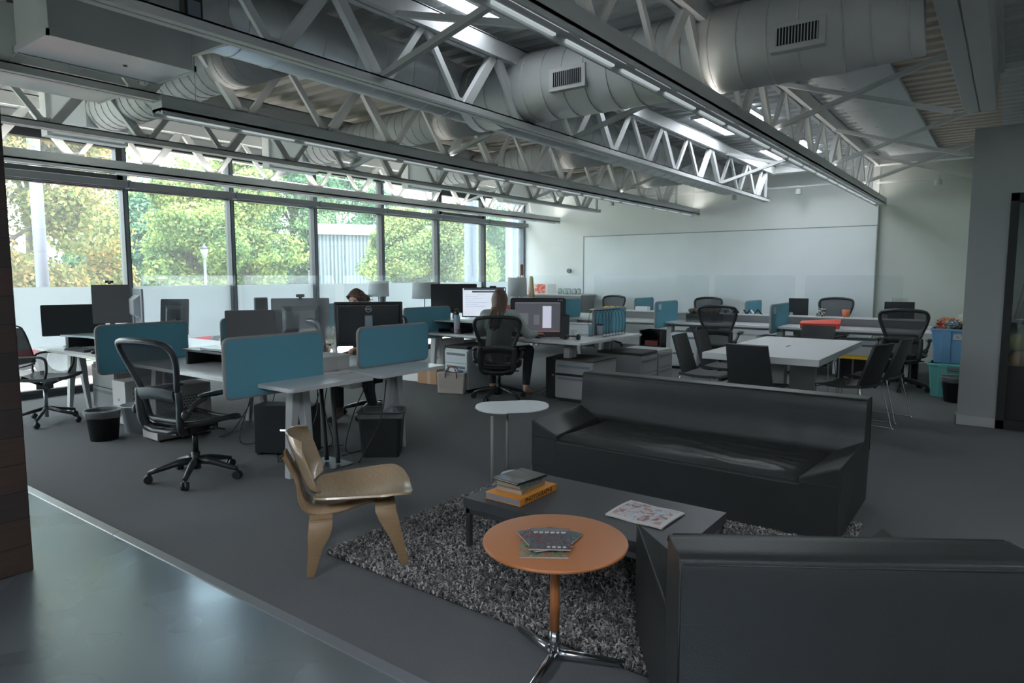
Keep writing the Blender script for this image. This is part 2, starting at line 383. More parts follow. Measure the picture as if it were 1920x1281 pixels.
# window wall
YM = [4.2 + 1.512 * k for k in range(-7, 7)]
def sill(): pass
lowz = 0.0
struct(MB().box(XW - .12, XW, -6, YF, -.1, .06).build('trim_3', MULL))
MUL = []
for k, y in enumerate(YM):
    pass
m_ = MB()
n_w = 1
for k in range(len(YM)):
    y0 = YM[k]; y1 = YM[k + 1] if k + 1 < len(YM) else YF - .1
    if y1 - y0 < .3: continue
    wn = MB()
    wn.box(XW - .1, XW + .05, y0 - .035, y0 + .035, .06, 3.3)                     # mullion
    wn.box(XW - .08, XW + .02, y0, y1, 2.62, 2.7)                                 # transom
    wn.box(XW - .08, XW + .02, y0, y1, 3.22, 3.3).box(XW - .08, XW + .02, y0, y1, .06, .1)
    if k in (6, 11):
        wn.box(XW - .06, XW + .06, y0 + .03, y1 - .03, 2.72, 2.8).box(XW - .06, XW + .06, y0 + .03, y1 - .03, 3.14, 3.24).box(XW - .06, XW + .06, y0 + .03, y0 + .1, 2.72, 3.24).box(XW - .06, XW + .06, y1 - .1, y1 - .03, 2.72, 3.24)
    o = struct(wn.build('window_%d' % n_w, MULL, bevel=.003)); n_w += 1
    MB().box(XW + .03, XW + .052, y0 - .02, y0 + .02, .06, 3.3).build('mullion_cap', MULL_L, o)
    MB().box(XW - .04, XW - .0395, y0 + .03, y1 - .03, .1, 2.62).box(XW - .04, XW - .0395, y0 + .03, y1 - .03, 2.7, 3.22).build('glass', HAZEGL, o)
    tag(MB().box(XW - .03, XW - .028, y0 + .03, y1 - .03, .6, 1.355).build('frosted_film', FILM, o), 'white frosted privacy film band')
struct(MB().box(XW - .1, XW + .05, YF - .17, YF - .1, 0, 3.3).build('trim_4', MULL_L))
struct(MB().box(XW - .1, XW, -6, YF, 3.3, ZC + .1).build('wall_left', MULL))
# white edge beam above the windows
e = MB(); e.box(XW + .1, XW + .3, -6, YF - .15, 3.40, 3.44).box(XW + .1, XW + .3, -6, YF - .15, 3.24, 3.28).box(XW + .18, XW + .22, -6, YF - .15, 3.28, 3.40)
struct(e.build('beam_1', W_STEEL))
# roller blind housings along the transom
for k in range(len(YM)):
    y0 = YM[k]; y1 = YM[k + 1] if k + 1 < len(YM) else YF
    if y1 > YF: y1 = YF - .11
    if y1 < 2 or y1 - y0 < .3: continue
    bl = thing('roller_blind', 'grey roller blind housing on the window transom, %s counting from the far wall' % ['first', 'second', 'third', 'fourth', 'fifth', 'sixth', 'seventh', 'eighth', 'ninth', 'tenth', 'eleventh'][max(0, 12 - k)], 'blind', (XW + .14, (y0 + y1) / 2, 2.68), 0, 'roller blind housings along the windows')
    hw = (y1 - y0) / 2
    MB().box(-.05, .05, -hw + .02, hw - .02, -.045, .045).build('housing', mat('blind_grey', (118, 122, 126), .4), bl, bevel=.008)
    MB().box(-.06, .06, -hw - .012, -hw + .018, -.055, .055).build('end_bracket', MULL_L, bl, bevel=.003)
    MB().cyl((0, -hw + .05, -.05), (0, hw - .05, -.05), .012, n=8).build('hem_bar', MULL_L, bl)

# ---------------- roof steel
ORD = ['first', 'second', 'third', 'fourth', 'fifth', 'sixth', 'seventh', 'eighth', 'ninth', 'tenth', 'eleventh', 'twelfth', 'thirteenth']
TX = [-8.56, -6.89, -5.18, -3.53, -1.88]
NY = [2.45 + .83 * k for k in range(-10, 12)]
NY = [y for y in NY if y < 12.3]
def truss(x, label):
    t = thing('roof_truss', label, 'truss', (x, 0, 2.78), 0, None)
    MB().box(-.055, -.008, -6, 12.3, 0, .055).box(.008, .055, -6, 12.3, 0, .055).box(-.055, .055, -6, 12.3, .045, .055).build('bottom_chord', W_STEEL, t)
    MB().box(-.06, -.01, -6, 12.55, .5, .64).box(.01, .06, -6, 12.55, .5, .64).box(-.06, .06, -6, 12.55, .63, .645).build('top_chord', W_STEEL, t)
    wb = MB()
    for i, y in enumerate(NY):
        if i % 2: wb.bar((-.0, y - .03, .04), (0, y - .40, .52), .075, .05, up=(1, 0, 0)).bar((0, y + .03, .04), (0, y + .40, .52), .05, .03, up=(1, 0, 0))
        else: wb.bar((0, y - .03, .04), (0, y - .40, .52), .05, .03, up=(1, 0, 0)).bar((0, y + .03, .04), (0, y + .40, .52), .075, .05, up=(1, 0, 0))
    wb.bar((0, 12.22, .04), (0, 12.22, .5), .035, .035); wb.bar((0, 11.75, .04), (0, 12.2, .5), .07, .05, up=(1, 0, 0))
    for i, y in enumerate(NY): wb.box(-.004, .004, y - .09, y + .09, .02, .1)
    wb.build('web', W_STEEL, t)
    return t
TL = ['white roof truss nearest the window wall', 'white roof truss second from the windows, just above the open desks', 'white roof truss third from the windows, with a light strip under it', 'white roof truss beside the long silver air duct', 'white roof truss right of the skylights, holding the long light strip']
for x, l in zip(TX, TL): truss(x, l)
truss(1.35, 'white roof truss beyond the box beam at the right edge')
# box girder over the partition
struct(MB().box(-.46, -.34, -6, 8.1, 3.08, 3.5).box(-.33, -.2, -6, 8.1, 3.08, 3.5).box(-.5, -.16, -6, 8.1, 3.42, 3.5).box(-.345, -.325, -6, 8.1, 3.1, 3.4).build('beam_2', W_STEEL, bevel=.006))
struct(MB().box(-9.3, 6, 12.55, 12.75, 3.3, 3.5).build('beam_3', W_STEEL))
# cross bracing straps
def strap(x0, x1, y0, y1, up):
    z0, z1 = (3.32, 2.84) if up else (2.84, 3.32)
    return MB().bar((0, 0, z0 - 2.84), (x1 - x0, y1 - y0, z1 - 2.84), .05, .045)
BR = []
for i, (xa, xb) in enumerate(zip(TX[:-1], TX[1:])):
    for y in (5.8, 9.9): BR.append((xa, xb, y))
for y in (6.6, 9.1, 11.2): BR.append((-1.88, -.46, y))
BR.append((-3.53, -1.88, 3.28))
for xa, xb, y in BR:
    o = MB().bar((0, -.02, .04), (xb - xa, .02, .5), .045, .04).bar((0, .12, .5), (xb - xa, .12, .04), .045, .04).build('cross_brace', W_STEEL, loc=(xa, y, 2.8))
    tag(o, 'white steel cross brace, %s trusses, %s' % ({-8.56: 'first and second', -6.89: 'second and third', -5.18: 'third and fourth', -3.53: 'fourth and fifth', -1.88: 'last'}[xa] , {5.8: 'nearer the camera', 9.9: 'nearer the far wall', 6.6: 'above the white panels, nearest', 9.1: 'above the white panels, middle', 11.2: 'closest to the far wall', 3.28: 'in front of the big grille duct'}[y]), 'brace')
# hanging linear lights
def strip(x, y0, y1, label):
    t = thing('linear_light', label, 'light', (x, y0, 2.68), 0)
    Ln = y1 - y0
    MB().box(-.075, .075, 0, Ln, .03, .05).box(-.075, -.06, 0, Ln, 0, .14).box(.06, .075, 0, Ln, 0, .14).box(-.06, .06, 0, .01, .03, .14).box(-.06, .06, Ln - .01, Ln, .03, .14).box(-.03, .03, 0, Ln, .02, .03).build('housing', W_STEEL, t)
    MB().box(-.055, .055, .1, Ln - .1, .09, .094).build('added_up_glow', ADDED_UPL, t)  # added upward glow hidden in the housing to brighten the deck
    y = .1
    while y < Ln - .4:
        MB().box(-.055, -.035, y, y + .5, .012, .03).box(.035, .055, y, y + .5, .012, .03).build('lens', SLOT, t); y += .62
    for y in (.3, Ln * .5, Ln - .15): MB().cyl((0, y, .1), (0, y, .795), .0025, n=5).build('suspension_wire', STEEL, t)
strip(-8.56 + .1, -2, 13.2, 'long white light strip hanging closest to the windows')
strip(-5.18 + .02, 2.55, 13.2, 'long white light strip hanging over the middle desks, left of the silver duct')
strip(-1.88 + .02, 2.33, 13.2, 'long white light strip with glowing slots running toward the wall corner at right')
# acoustic clouds
for x0, x1, lab in ((-8.0, -7.35, 'left'), (-7.35, -6.7, 'x'), (-1.68, -1.0, 'r')):
    if lab == 'x': continue
    for i in range(4 if lab == 'r' else 3):
        y0 = 4.45 + i * 2.25 if lab == 'r' else 3.6 + i * 2.6
        c = thing('acoustic_panel', 'pale acoustic ceiling panel ' + ('beside the box beam, ' if lab == 'r' else 'above the window desks, ') + ['nearest the camera', 'second from the camera', 'third from the camera', 'farthest away'][i], 'panel', ((x0 + x1) / 2, y0 + 1.1, 3.42), 0,
                  'acoustic panels beside the box beam' if lab == 'r' else 'acoustic panels above the window desks')
        hw = (x1 - x0) / 2; hl = 1.12 if lab == 'r' else 1.2
        MB().box(-hw, hw, -hl, hl, 0, .04).build('board', CLOUD, c, bevel=.003)
        f = MB()
        for sx in (-.5, .5):
            for sy in (-.6, 0, .6): f.cyl((sx * hw, sy * hl, -.006), (sx * hw, sy * hl, .0), .018, n=10)
        f.build('fixing', W_STEEL, c)
# skylight troffers flush in the deck
k = 0
for (x0, x1, y0, y1, lab) in ((-3.42, -3.27, 3.72, 4.28, 'bright rectangular ceiling light nearest the camera, at the top of the room'), (-3.42, -3.25, 6.77, 7.05, 'small bright ceiling light beyond the grille duct'), (-3.3, -3.05, 6.2, 6.5, 'small bright ceiling light just right of the grille duct end'),
                              (-3.35, -3.0, 8.4, 9.6, 'bright ceiling light left of the long light strip, middle of the room'), (-2.9, -2.6, 8.2, 9.2, 'bright ceiling light right of the long light strip, middle of the room'),
                              (-3.33, -3.05, 11.1, 12.3, 'bright ceiling light near the far wall, left of the light strip'), (-2.85, -2.55, 10.6, 11.8, 'bright ceiling light near the far wall, right of the light strip'),
                              (-3.0, -2.8, 3.9, 4.15, 'small bright ceiling light at the top edge above the long light strip')):
    t = thing('ceiling_light', lab, 'light', ((x0 + x1) / 2, (y0 + y1) / 2, 3.475))
    hx, hy = (x1 - x0) / 2, (y1 - y0) / 2
    MB().box(-hx, hx, -hy, hy, 0, .02).build('diffuser', TROFF, t)
    MB().box(-hx - .03, -hx, -hy, hy, -.01, .03).box(hx, hx + .03, -hy, hy, -.01, .03).box(-hx - .03, hx + .03, -hy - .03, -hy, -.01, .03).box(-hx - .03, hx + .03, hy, hy + .03, -.01, .03).build('frame', W_STEEL, t)
for (x, y, dl) in ((-2.28, 7.01, 'just beyond the big grille duct'), (-1.98, 9.65, 'beside the acoustic panels, mid room'), (-1.98, 12.0, 'beside the acoustic panels, closest to the far wall'), (-2.0, 4.9, 'at the top edge of the room'), (-3.0, 11.9, 'near the far wall, left of the light strip')):
    t = thing('ceiling_disc', 'round white disc fitting on the deck ' + dl, 'fitting', (x, y, 3.40), 0, 'round white disc fittings on the deck')
    MB().lathe([(.085, 0), (.1, .012), (.1, .03), (.03, .05), (.012, .1)], n=20).build('disc', W_STEEL, t)
# ---------------- ducts
def duct(path, r, name_mat, parent, name='spiral_pipe', pitch=.17, n=28):
    path = [Vector(p) for p in path]; t = MB(); t.tube(path, r, n, cap=True)
    acc = 0; nextr = pitch / 2
    for a, b in zip(path[:-1], path[1:]):
        d = (b - a); Ls = d.length; d.normalize(); u = d.orthogonal().normalized(); v = d.cross(u)
        while nextr < acc + Ls:
            c = a + d * (nextr - acc); ring = []
            for j in range(n):
                an = 2 * PI * j / n; sh = d * (.05 * (j / n - .5)); ring.append(c + (u * math.cos(an) + v * math.sin(an)) * r + sh * 0)
            t.tube(ring, .006, 4, closed=True); nextr += pitch
        acc += Ls
    return t.build(name, name_mat, parent)
def arc(c, r, a0, a1, n=8, ax='xy'):
    return [Vector((c[0] + r * math.cos(a0 + (a1 - a0) * i / n), c[1] + r * math.sin(a0 + (a1 - a0) * i / n), c[2])) for i in range(n + 1)]
t = thing('air_duct', 'long silver spiral duct running beside the trusses down the middle of the room', 'duct', (0, 0, 0))
duct([(-4.32, 2.5, 3.22), (-4.32, 12.52, 3.22)], .245, DUCT_S, t, pitch=.3)
MB().hexa([(-4.56, 2.46, 2.96), (-4.06, 2.46, 2.96), (-4.06, 2.46, 3.47), (-4.56, 2.46, 3.47)], [(-4.48, 2.62, 3.02), (-4.16, 2.62, 3.02), (-4.16, 2.62, 3.42), (-4.48, 2.62, 3.42)]).build('tapered_collar', GALV, t)
t = thing('air_duct', 'big pale spiral duct with two grilles crossing the top of the room', 'duct', (0, 0, 0))
duct([(-4.1, 5.0, 3.13), (-1.0, 5.0, 3.13), (-.85, 5.03, 3.15), (-.53, 5.05, 3.17)], .29, DUCT, t, pitch=.2)
for px in (1062, 1494):
    c = on_y(px, 145 if px < 1200 else 63, 4.70)
    g = MB().box(-.17, .17, .0, .14, -.09, .09).build('grille_collar', DUCT, t, loc=(c.x, 4.70, c.z), bevel=.004)
    gg = MB(); gg.box(-.13, .13, -.004, .0, -.055, .055)
    gg.build('grille_recess', BLK_M, g)
    gg = MB()
    for i in range(14): gg.cb((-.125 + i * .0192, -.008, 0), (.004, .012, .11), rz=.5)
    gg.build('grille_blade', W_STEEL, g)
for y, lab in ((3.15, 'beside the white duct boxes'), (5.7, 'second from the camera'), (8.25, 'third from the camera'), (10.8, 'closest to the far wall')):
    t = thing('air_duct', 'spiral branch duct with a square outlet box, ' + lab, 'duct', (0, 0, 0), 0)
    duct([(-4.5, y, 3.2), (-5.6, y, 3.2), (-6.3, y + .05, 3.18), (-7.5, y + .05, 3.16)], .2, DUCT, t, pitch=.13, n=22)
    MB().hexa([(-7.5, y - .15, 2.98), (-7.5, y + .25, 2.98), (-7.5, y + .25, 3.32), (-7.5, y - .15, 3.32)], [(-7.95, y - .3, 2.94), (-7.95, y + .4, 2.94), (-7.95, y + .4, 3.36), (-7.95, y - .3, 3.36)]).box(-8.1, -7.95, y - .34, y + .44, 2.92, 3.38).build('outlet_box', W_WALL, t)
t = thing('duct_box', 'large white rectangular duct box at upper left with a bright underside', 'duct', (-4.72, 2.04, 2.86))
MB().box(-.25, .25, -.42, .42, 0, .62).build('casing', GALV, t, bevel=.004)
MB().box(-.265, .265, -.435, -.42, -.006, .03).box(-.265, .265, .42, .435, -.006, .03).box(-.265, -.25, -.435, .435, -.006, .03).box(.25, .265, -.435, .435, -.006, .03).build('flange', GALV, t)
MB().cyl((0, .1, -.006), (0, .1, .002), .012, n=10).build('plug', BLK, t)
t = thing('duct_box', 'second white rectangular duct box below and left of the large one, under the roof', 'duct', (-6.08, 2.2, 3.0))
MB().box(-.42, .34, -.5, .5, 0, .4).build('casing', GALV, t, bevel=.004)
MB().box(-.43, .35, -.515, -.5, -.006, .03).box(-.43, .35, .5, .515, -.006, .03).build('flange', GALV, t)
t = thing('junction_box', 'small black sensor box fixed to the roof truss at the top edge', 'box', (*on_x(358, 15, -3.6).to_tuple(),))
MB().box(-.03, .03, -.05, .05, -.06, .06).build('casing', BLK, t, bevel=.004); MB().box(.03, .034, -.035, .035, -.05, .03).build('cover', MULL_L, t)
# spot lights and rails on the far wall
for a, b_ in (((1150, 372), (1440, 352)), ((1440, 352), (1640, 342)), ((1645, 342), (1826, 331))):
    p, q = on_y(*a, 12.9), on_y(*b_, 12.9); mz = (p.z + q.z) / 2
    o = MB().bar((p.x - .0, 0, 0), (q.x, 0, 0), .025, .03).build('light_rail', W_STEEL, loc=(0, 12.9, mz)); 
tg = [o for o in D.objects if o.name.startswith('light_rail')]
for o, l in zip(tg, ('left', 'middle', 'right')):
    tag(o, {'left': 'white lighting rail left of the fourth truss end', 'middle': 'white lighting rail above the whiteboard corner', 'right': 'white lighting rail on the wall section beside the partition'}[l], 'rail')
for px, py, l in ((1147, 382, 'white spotlight on the rail left of the hanging light end'), (1376, 371, 'white spotlight just left of the fourth truss end'), (1497, 360, 'white spotlight above the middle of the whiteboard'), (1759, 342, 'white spotlight on the wall section beside the partition'), (985, 378, 'small white spotlight above the window corner')):
    c = on_y(px, py, 12.9)
    t = thing('spotlight', l, 'light', c)
    MB().lathe([(.03, .06), (.05, .04), (.06, -.04), (.055, -.045)], n=16).build('shade', W_STEEL, t); MB().cyl((0, 0, .05), (0, 0, .13), .012, n=8).build('stem', W_STEEL, t)

for x, y, dl in ((1.6, -1.5, 'just behind the camera'), (-1.6, -2.6, 'behind the camera, toward the wood clad block'), (-7.5, -2.6, 'behind the wood clad block, by the windows'), (2.6, 3.6, 'right of the camera, beyond the box beam')):  # added out-of-view ceiling lamps, only there to brighten the room
    t = thing('ceiling_light', 'added unseen square fill light ' + dl, 'light', (x, y, 3.44))
    MB().box(-.6, .6, -.6, .6, 0, .02).build('diffuser', TROFF if x > 2 else FILL_TROFF, t); MB().box(-.63, .63, -.63, -.6, -.01, .03).box(-.63, .63, .6, .63, -.01, .03).build('frame', W_STEEL, t)
# ================================================================== FURNITURE BUILDERS
def aeron(label, loc, rz, group=None, dz=0.0, spin=0.0, lean=0.0):
    t = thing('office_chair', label, 'chair', loc, rz, group)
    for k in range(5):
        a = spin + 2 * PI * k / 5; c, s_ = math.cos(a), math.sin(a)
        l = MB(); l.tube([(c * .03, s_ * .03, .13), (c * .12, s_ * .12, .125), (c * .24, s_ * .24, .095), (c * .315, s_ * .315, .075)], [.028, .026, .021, .017], 8)
        leg = l.build('base_arm', CHFRAME, t)
        w_ = MB(); px, py = c * .32, s_ * .32; u = Vector((-s_, c, 0))
        for q in (-1, 1):
            m = Vector((px, py, .03)) + u * .014 * q
            w_.cyl(m - u * .009, m + u * .009, .03, n=16)
        w_.cyl((px, py, .03), (px, py, .075), .01, n=8)
        w_.build('caster', BLK, leg)
    MB().cyl((0, 0, .07), (0, 0, .2), .034, .03, 14).cyl((0, 0, .2), (0, 0, .36 + dz), .02, n=12).build('gas_column', BLK, t)
    Z = dz
    m = MB(); m.cb((0, .02, .38 + Z), (.17, .24, .055)); m.cb((0, -.13, .375 + Z), (.13, .14, .05), rx=-.2)
    m.tube([(-.2, .02, .395 + Z), (-.1, .05, .37 + Z), (.1, .05, .37 + Z), (.2, .02, .395 + Z)], .016, 8)
    m.cyl((.1, .05, .38 + Z), (.24, .07, .375 + Z), .008, n=8).build('tilt_mechanism', BLK, t, bevel=.01)
    # seat
    sp = []
    for i in range(32):
        a = 2 * PI * i / 32; ca, sa = math.cos(a), math.sin(a)
        x = .255 * abs(ca) ** .55 * (1 if ca > 0 else -1); y = .03 + .235 * abs(sa) ** .6 * (1 if sa > 0 else -1)
        z = .45 + Z - (.035 * max(0, (y - .15) / .11) ** 2) + .012 * (abs(x) / .25) ** 2
        sp.append((x, y, z))
    MB().tube(sp, .02, 8, closed=True).build('seat_frame', CHFRAME, t)
    def sf(u, v):
        x = (u - .5) * .49; y = -.19 + v * .44
        e = max(0, (y - .15) / .11) ** 2 * .035
        return (x, y, .447 + Z - .016 * (1 - (2 * u - 1) ** 2) * (1 - (2 * v - 1) ** 2) - e + .012 * (abs(x) / .25) ** 2)
    MB().sheet(sf, 10, 10).build('seat_mesh', MESHF, t)
    # back: outline wide on top, narrow at the bottom
    def bw(h):                                     # half width along height 0..1
        return .172 + .095 * max(0, min(1, (h - .30) / .5)) ** 1.2 if h < .86 else .267 - .0 * h
    def yb(h, x): return -.235 - lean * h - .10 * h - .05 * math.sin(h * PI) * -1 * .6 + .045 * (x / .26) ** 2 * (.4 + .6 * h)
    def pt(x, h): return Vector((x, yb(h, x), .47 + Z + h * .58))
    out = [(-.13, .02), (-.165, .05), (-.176, .14), (-.178, .3), (-.198, .45), (-.23, .6), (-.258, .74), (-.27, .86), (-.255, .95), (-.21, .99), (-.1, 1.015), (0, 1.02)]
    out = out + [(-x, h) for x, h in reversed(out[:-1])]
    fr = spline([pt(x, h) for x, h in out] + [pt(*out[0])], 4)[:-1]
    MB().tube(fr, .022, 8, closed=True).build('back_frame', CHFRAME, t)
    def bf(u, v):
        h = .03 + v * .975; w_ = .16 if h < .05 else (.172 if h < .3 else .172 + .093 * min(1, (h - .3) / .52))
        if h > .88: w_ = .265 - .08 * ((h - .88) / .13) ** 2
        return pt((2 * u - 1) * w_, h)
    MB().sheet(bf, 10, 16).build('back_mesh', MESHF, t)
    lb = MB(); lb.sheet(lambda u, v: pt((2 * u - 1) * .185, .26 + .15 * v + .03 * math.sin(u * PI)) + Vector((0, -.03 - .012 * math.sin(v * PI), 0)), 12, 4, .012)
    lb.build('lumbar_pad', BLK, t)
    bk = MB()
    for q in (-1, 1):
        bk.tube(spline([(q * .08, -.14, .39 + Z), (q * .16, -.23, .41 + Z), (q * .195, -.265, .47 + Z), (q * .205, -.27, .6 + Z), (q * .2, -.272, .7 + Z)], 5), .024, 8, flat=1.5)
    bk.tube([(-.19, -.262, .43 + Z), (-.08, -.27, .405 + Z), (.08, -.27, .405 + Z), (.19, -.262, .43 + Z)], .018, 8)
    bk.build('back_yoke', CHFRAME, t)
    for q in (-1, 1):
        a = MB(); a.tube(spline([(q * .2, -.27, .52 + Z), (q * .265, -.26, .56 + Z), (q * .285, -.2, .615 + Z), (q * .285, -.12, .645 + Z)], 5), .019, 8)
        a.ell((q * .262, -.27, .545 + Z), (.03, .03, .035), 10)
        ar = a.build('arm_support', CHFRAME, t)
        MB().ell((q * .285, -.02, .665 + Z), (.042, .165, .02), 14).build('arm_pad', BLK, ar)
    return t

def pedestal(label, loc, rz, w=.38, d=.52, h=.55, n=2, m=PEDW, cushion=False, group=None, fronts=None):
    t = thing('drawer_pedestal', label, 'cabinet', loc, rz, group)
    MB().box(-w / 2, w / 2, -d / 2 + .02, d / 2, .04, h).build('body', m, t, bevel=.004)
    MB().box(-w / 2 + .03, w / 2 - .03, -d / 2 + .05, d / 2 - .03, .0, .04).build('plinth', BLK_M, t)
    hs = fronts or [1.0 / n] * n; z = h - .02
    for f in hs:
        z1 = z; z0 = z - f * (h - .07); z = z0
        dr_ = MB().box(-w / 2 + .006, w / 2 - .006, -d / 2, -d / 2 + .02, z0 + .004, z1 - .004).build('drawer', m, t, bevel=.003)
        MB().box(-w / 2 + .04, w / 2 - .04, -d / 2 - .004, -d / 2 + .001, z1 - .065, z1 - .035).build('pull', MULL_L, dr_, bevel=.002)
    if cushion: MB().box(-w / 2, w / 2, -d / 2, d / 2, h, h + .035).build('cushion', PEDD, t, bevel=.012)
    return t

def divider(label, x, y0, y1, group=None, z0=.65, z1=1.065):
    t = thing('desk_divider', label, 'divider', (x, (y0 + y1) / 2, z0), 0, group)
    mx = Matrix.Rotation(PI / 2, 4, 'X') @ Matrix.Identity(4)
    L_, H_ = y1 - y0, z1 - z0
    mxx = Matrix(((0, 0, 1, 0), (1, 0, 0, 0), (0, 1, 0, H_ / 2), (0, 0, 0, 1)))
    MB().prism(rrect(L_ - .006, H_ - .006, .045), -.017, .017, 0, mxx).build('felt_panel', TEAL, t, bevel=.003)
    MB().tube([mxx @ Vector((a, b, 0)) for a, b in rrect(L_, H_, .045)], .0125, 8, closed=True, flat=1.0).prism(rrect(L_, H_, .045), -.0125, .0125, 0, mxx).build('edge_trim', TRIMF, t)
    return t

def aframe(t, x, y0, y1, z=.705, splay=.0, out=0):
    # white A-frame: two flat legs leaning apart, joined by a top rail; one leg object each
    for y, q in ((y0, -1), (y1, 1)):
        for s_ in (-1, 1):
            MB().hexa([(x - .03 + out, y + s_ * .095 - .016, 0), (x + .03 + out, y + s_ * .095 - .016, 0), (x + .03 + out, y + s_ * .095 + .016, 0), (x - .03 + out, y + s_ * .095 + .016, 0)],
                      [(x - .045, y + s_ * .03 - .034, z), (x + .045, y + s_ * .03 - .034, z), (x + .045, y + s_ * .03 + .034, z), (x - .045, y + s_ * .03 + .034, z)]).build('leg', DESKLEG, t, bevel=.004)
            MB().box(x - .034 + out, x + .034 + out, y + s_ * .095 - .02, y + s_ * .095 + .02, 0, .008).build('foot', BLK, t)
def bench(label, x0, x1, y0, y1, frames, zt=.73, splits=()):
    t = thing('desk_bench', label, 'desk', ((x0 + x1) / 2, (y0 + y1) / 2, 0)); cx, cy = (x0 + x1) / 2, (y0 + y1) / 2
    xs = [x0] + list(splits) + [x1]
    for ya, yb_, nm in ((y0, cy - .03, 'a'), (cy + .03, y1, 'b')):
        for a, b in zip(xs[:-1], xs[1:]):
            mx = Matrix.Translation(((a + b) / 2 - cx, (ya + yb_) / 2 - cy, 0))
            MB().prism(rrect(b - a - .006, yb_ - ya, .035), zt - .028, zt, 0, mx).build('desktop', DESKTOP, t, bevel=.002)
    for fx in frames:
        for yy in (y0 + .30 - cy, y1 - .30 - cy):
            for s_ in (-1, 1):
                MB().hexa([(fx - cx - .032, yy + s_ * .10 - .016, 0), (fx - cx + .032, yy + s_ * .10 - .016, 0), (fx - cx + .032, yy + s_ * .10 + .016, 0), (fx - cx - .032, yy + s_ * .10 + .016, 0)],
                          [(fx - cx - .045, yy + s_ * .034 - .036, zt - .035), (fx - cx + .045, yy + s_ * .034 - .036, zt - .035), (fx - cx + .045, yy + s_ * .034 + .036, zt - .035), (fx - cx - .045, yy + s_ * .034 + .036, zt - .035)]).build('leg', DESKLEG, t, bevel=.004)
    MB().box(x0 + .25 - cx, x1 - .25 - cx, -.05, .05, zt - .12, zt - .03).box(x0 + .25 - cx, x1 - .25 - cx, y0 + .28 - cy, y0 + .32 - cy, zt - .075, zt - .03).box(x0 + .25 - cx, x1 - .25 - cx, y1 - .32 - cy, y1 - .28 - cy, zt - .075, zt - .03).build('under_rail', BLK_M if False else DESKLEG, t)
    return t
def clear_screen(label, x0, x1, y, z0=.74, z1=1.5, group='clear acrylic screens along the desk centres'):
    t = thing('acrylic_screen', label, 'screen', ((x0 + x1) / 2, y, z0), 0, group)
    w_, h = x1 - x0, z1 - z0
    MB().prism(rrect(w_, h, .05), -.003, .003, 0, Matrix(((1, 0, 0, 0), (0, 0, 1, 0), (0, 1, 0, h / 2), (0, 0, 0, 1)))).build('sheet', CLEAR, t)
    for q in (-.35, .35): MB().box(q * w_ - .02, q * w_ + .02, -.018, .018, -.008, .05).build('clamp', STEEL, t, bevel=.003)
    return t
def monitor(label, loc, rz, w=.61, h=.36, z=.2, scr=SCR_OFF, back=BLK, bez=.012, stand=True, tilt=0.0, th=.035, light=None, portrait=False, base=True, group=None, bulge=True, name='computer_monitor', cat='monitor'):
    # screen faces local -Y
    t = thing(name, label, cat, loc, rz, group); cz = z + h / 2
    rot = Matrix.Translation((0, 0, cz)) @ Matrix.Rotation(tilt, 4, 'X')
    MB().prism(rrect(w, h, .012), 0, .018, 0, rot @ Matrix(((1, 0, 0, 0), (0, 0, 1, 0), (0, 1, 0, 0), (0, 0, 0, 1)))).build('casing', back, t, bevel=.003)
    if bulge: MB().hexa([rot @ Vector(p) for p in ((-w * .33, .017, -h * .33), (w * .33, .017, -h * .33), (w * .33, .017, h * .33), (-w * .33, .017, h * .33))],
              [rot @ Vector(p) for p in ((-w * .25, .018 + th, -h * .22), (w * .25, .018 + th, -h * .22), (w * .25, .018 + th, h * .2), (-w * .25, .018 + th, h * .2))]).build('rear_housing', back, t, bevel=.008)
    MB().box(-w / 2 + bez, w / 2 - bez, -.0025, -.0005, -h / 2 + bez * 1.3, h / 2 - bez, 0, rot).build('screen', scr, t)
    if stand:
        MB().bar((0, .05, .012), (0, .06, cz + .02), .05, .02, up=(0, 1, 0)).build('stand_neck', STEEL if back is BLK else back, t, bevel=.003)
        if base: MB().prism(rrect(.22, .17, .02), 0, .01, 0, Matrix.Translation((0, .03, 0))).build('stand_base', STEEL if back is BLK else back, t, bevel=.003)
    return t, rot
def screen_mat(name, fn):
    m = D.materials.new(name); m.use_nodes = True; N = m.node_tree.nodes; L = m.node_tree.links; b = N['Principled BSDF']
    fn(m, N, L, b); MATS[name] = m; return m
def emis(name, rgb, s):
    return mat(name, rgb, .4, emit=s)

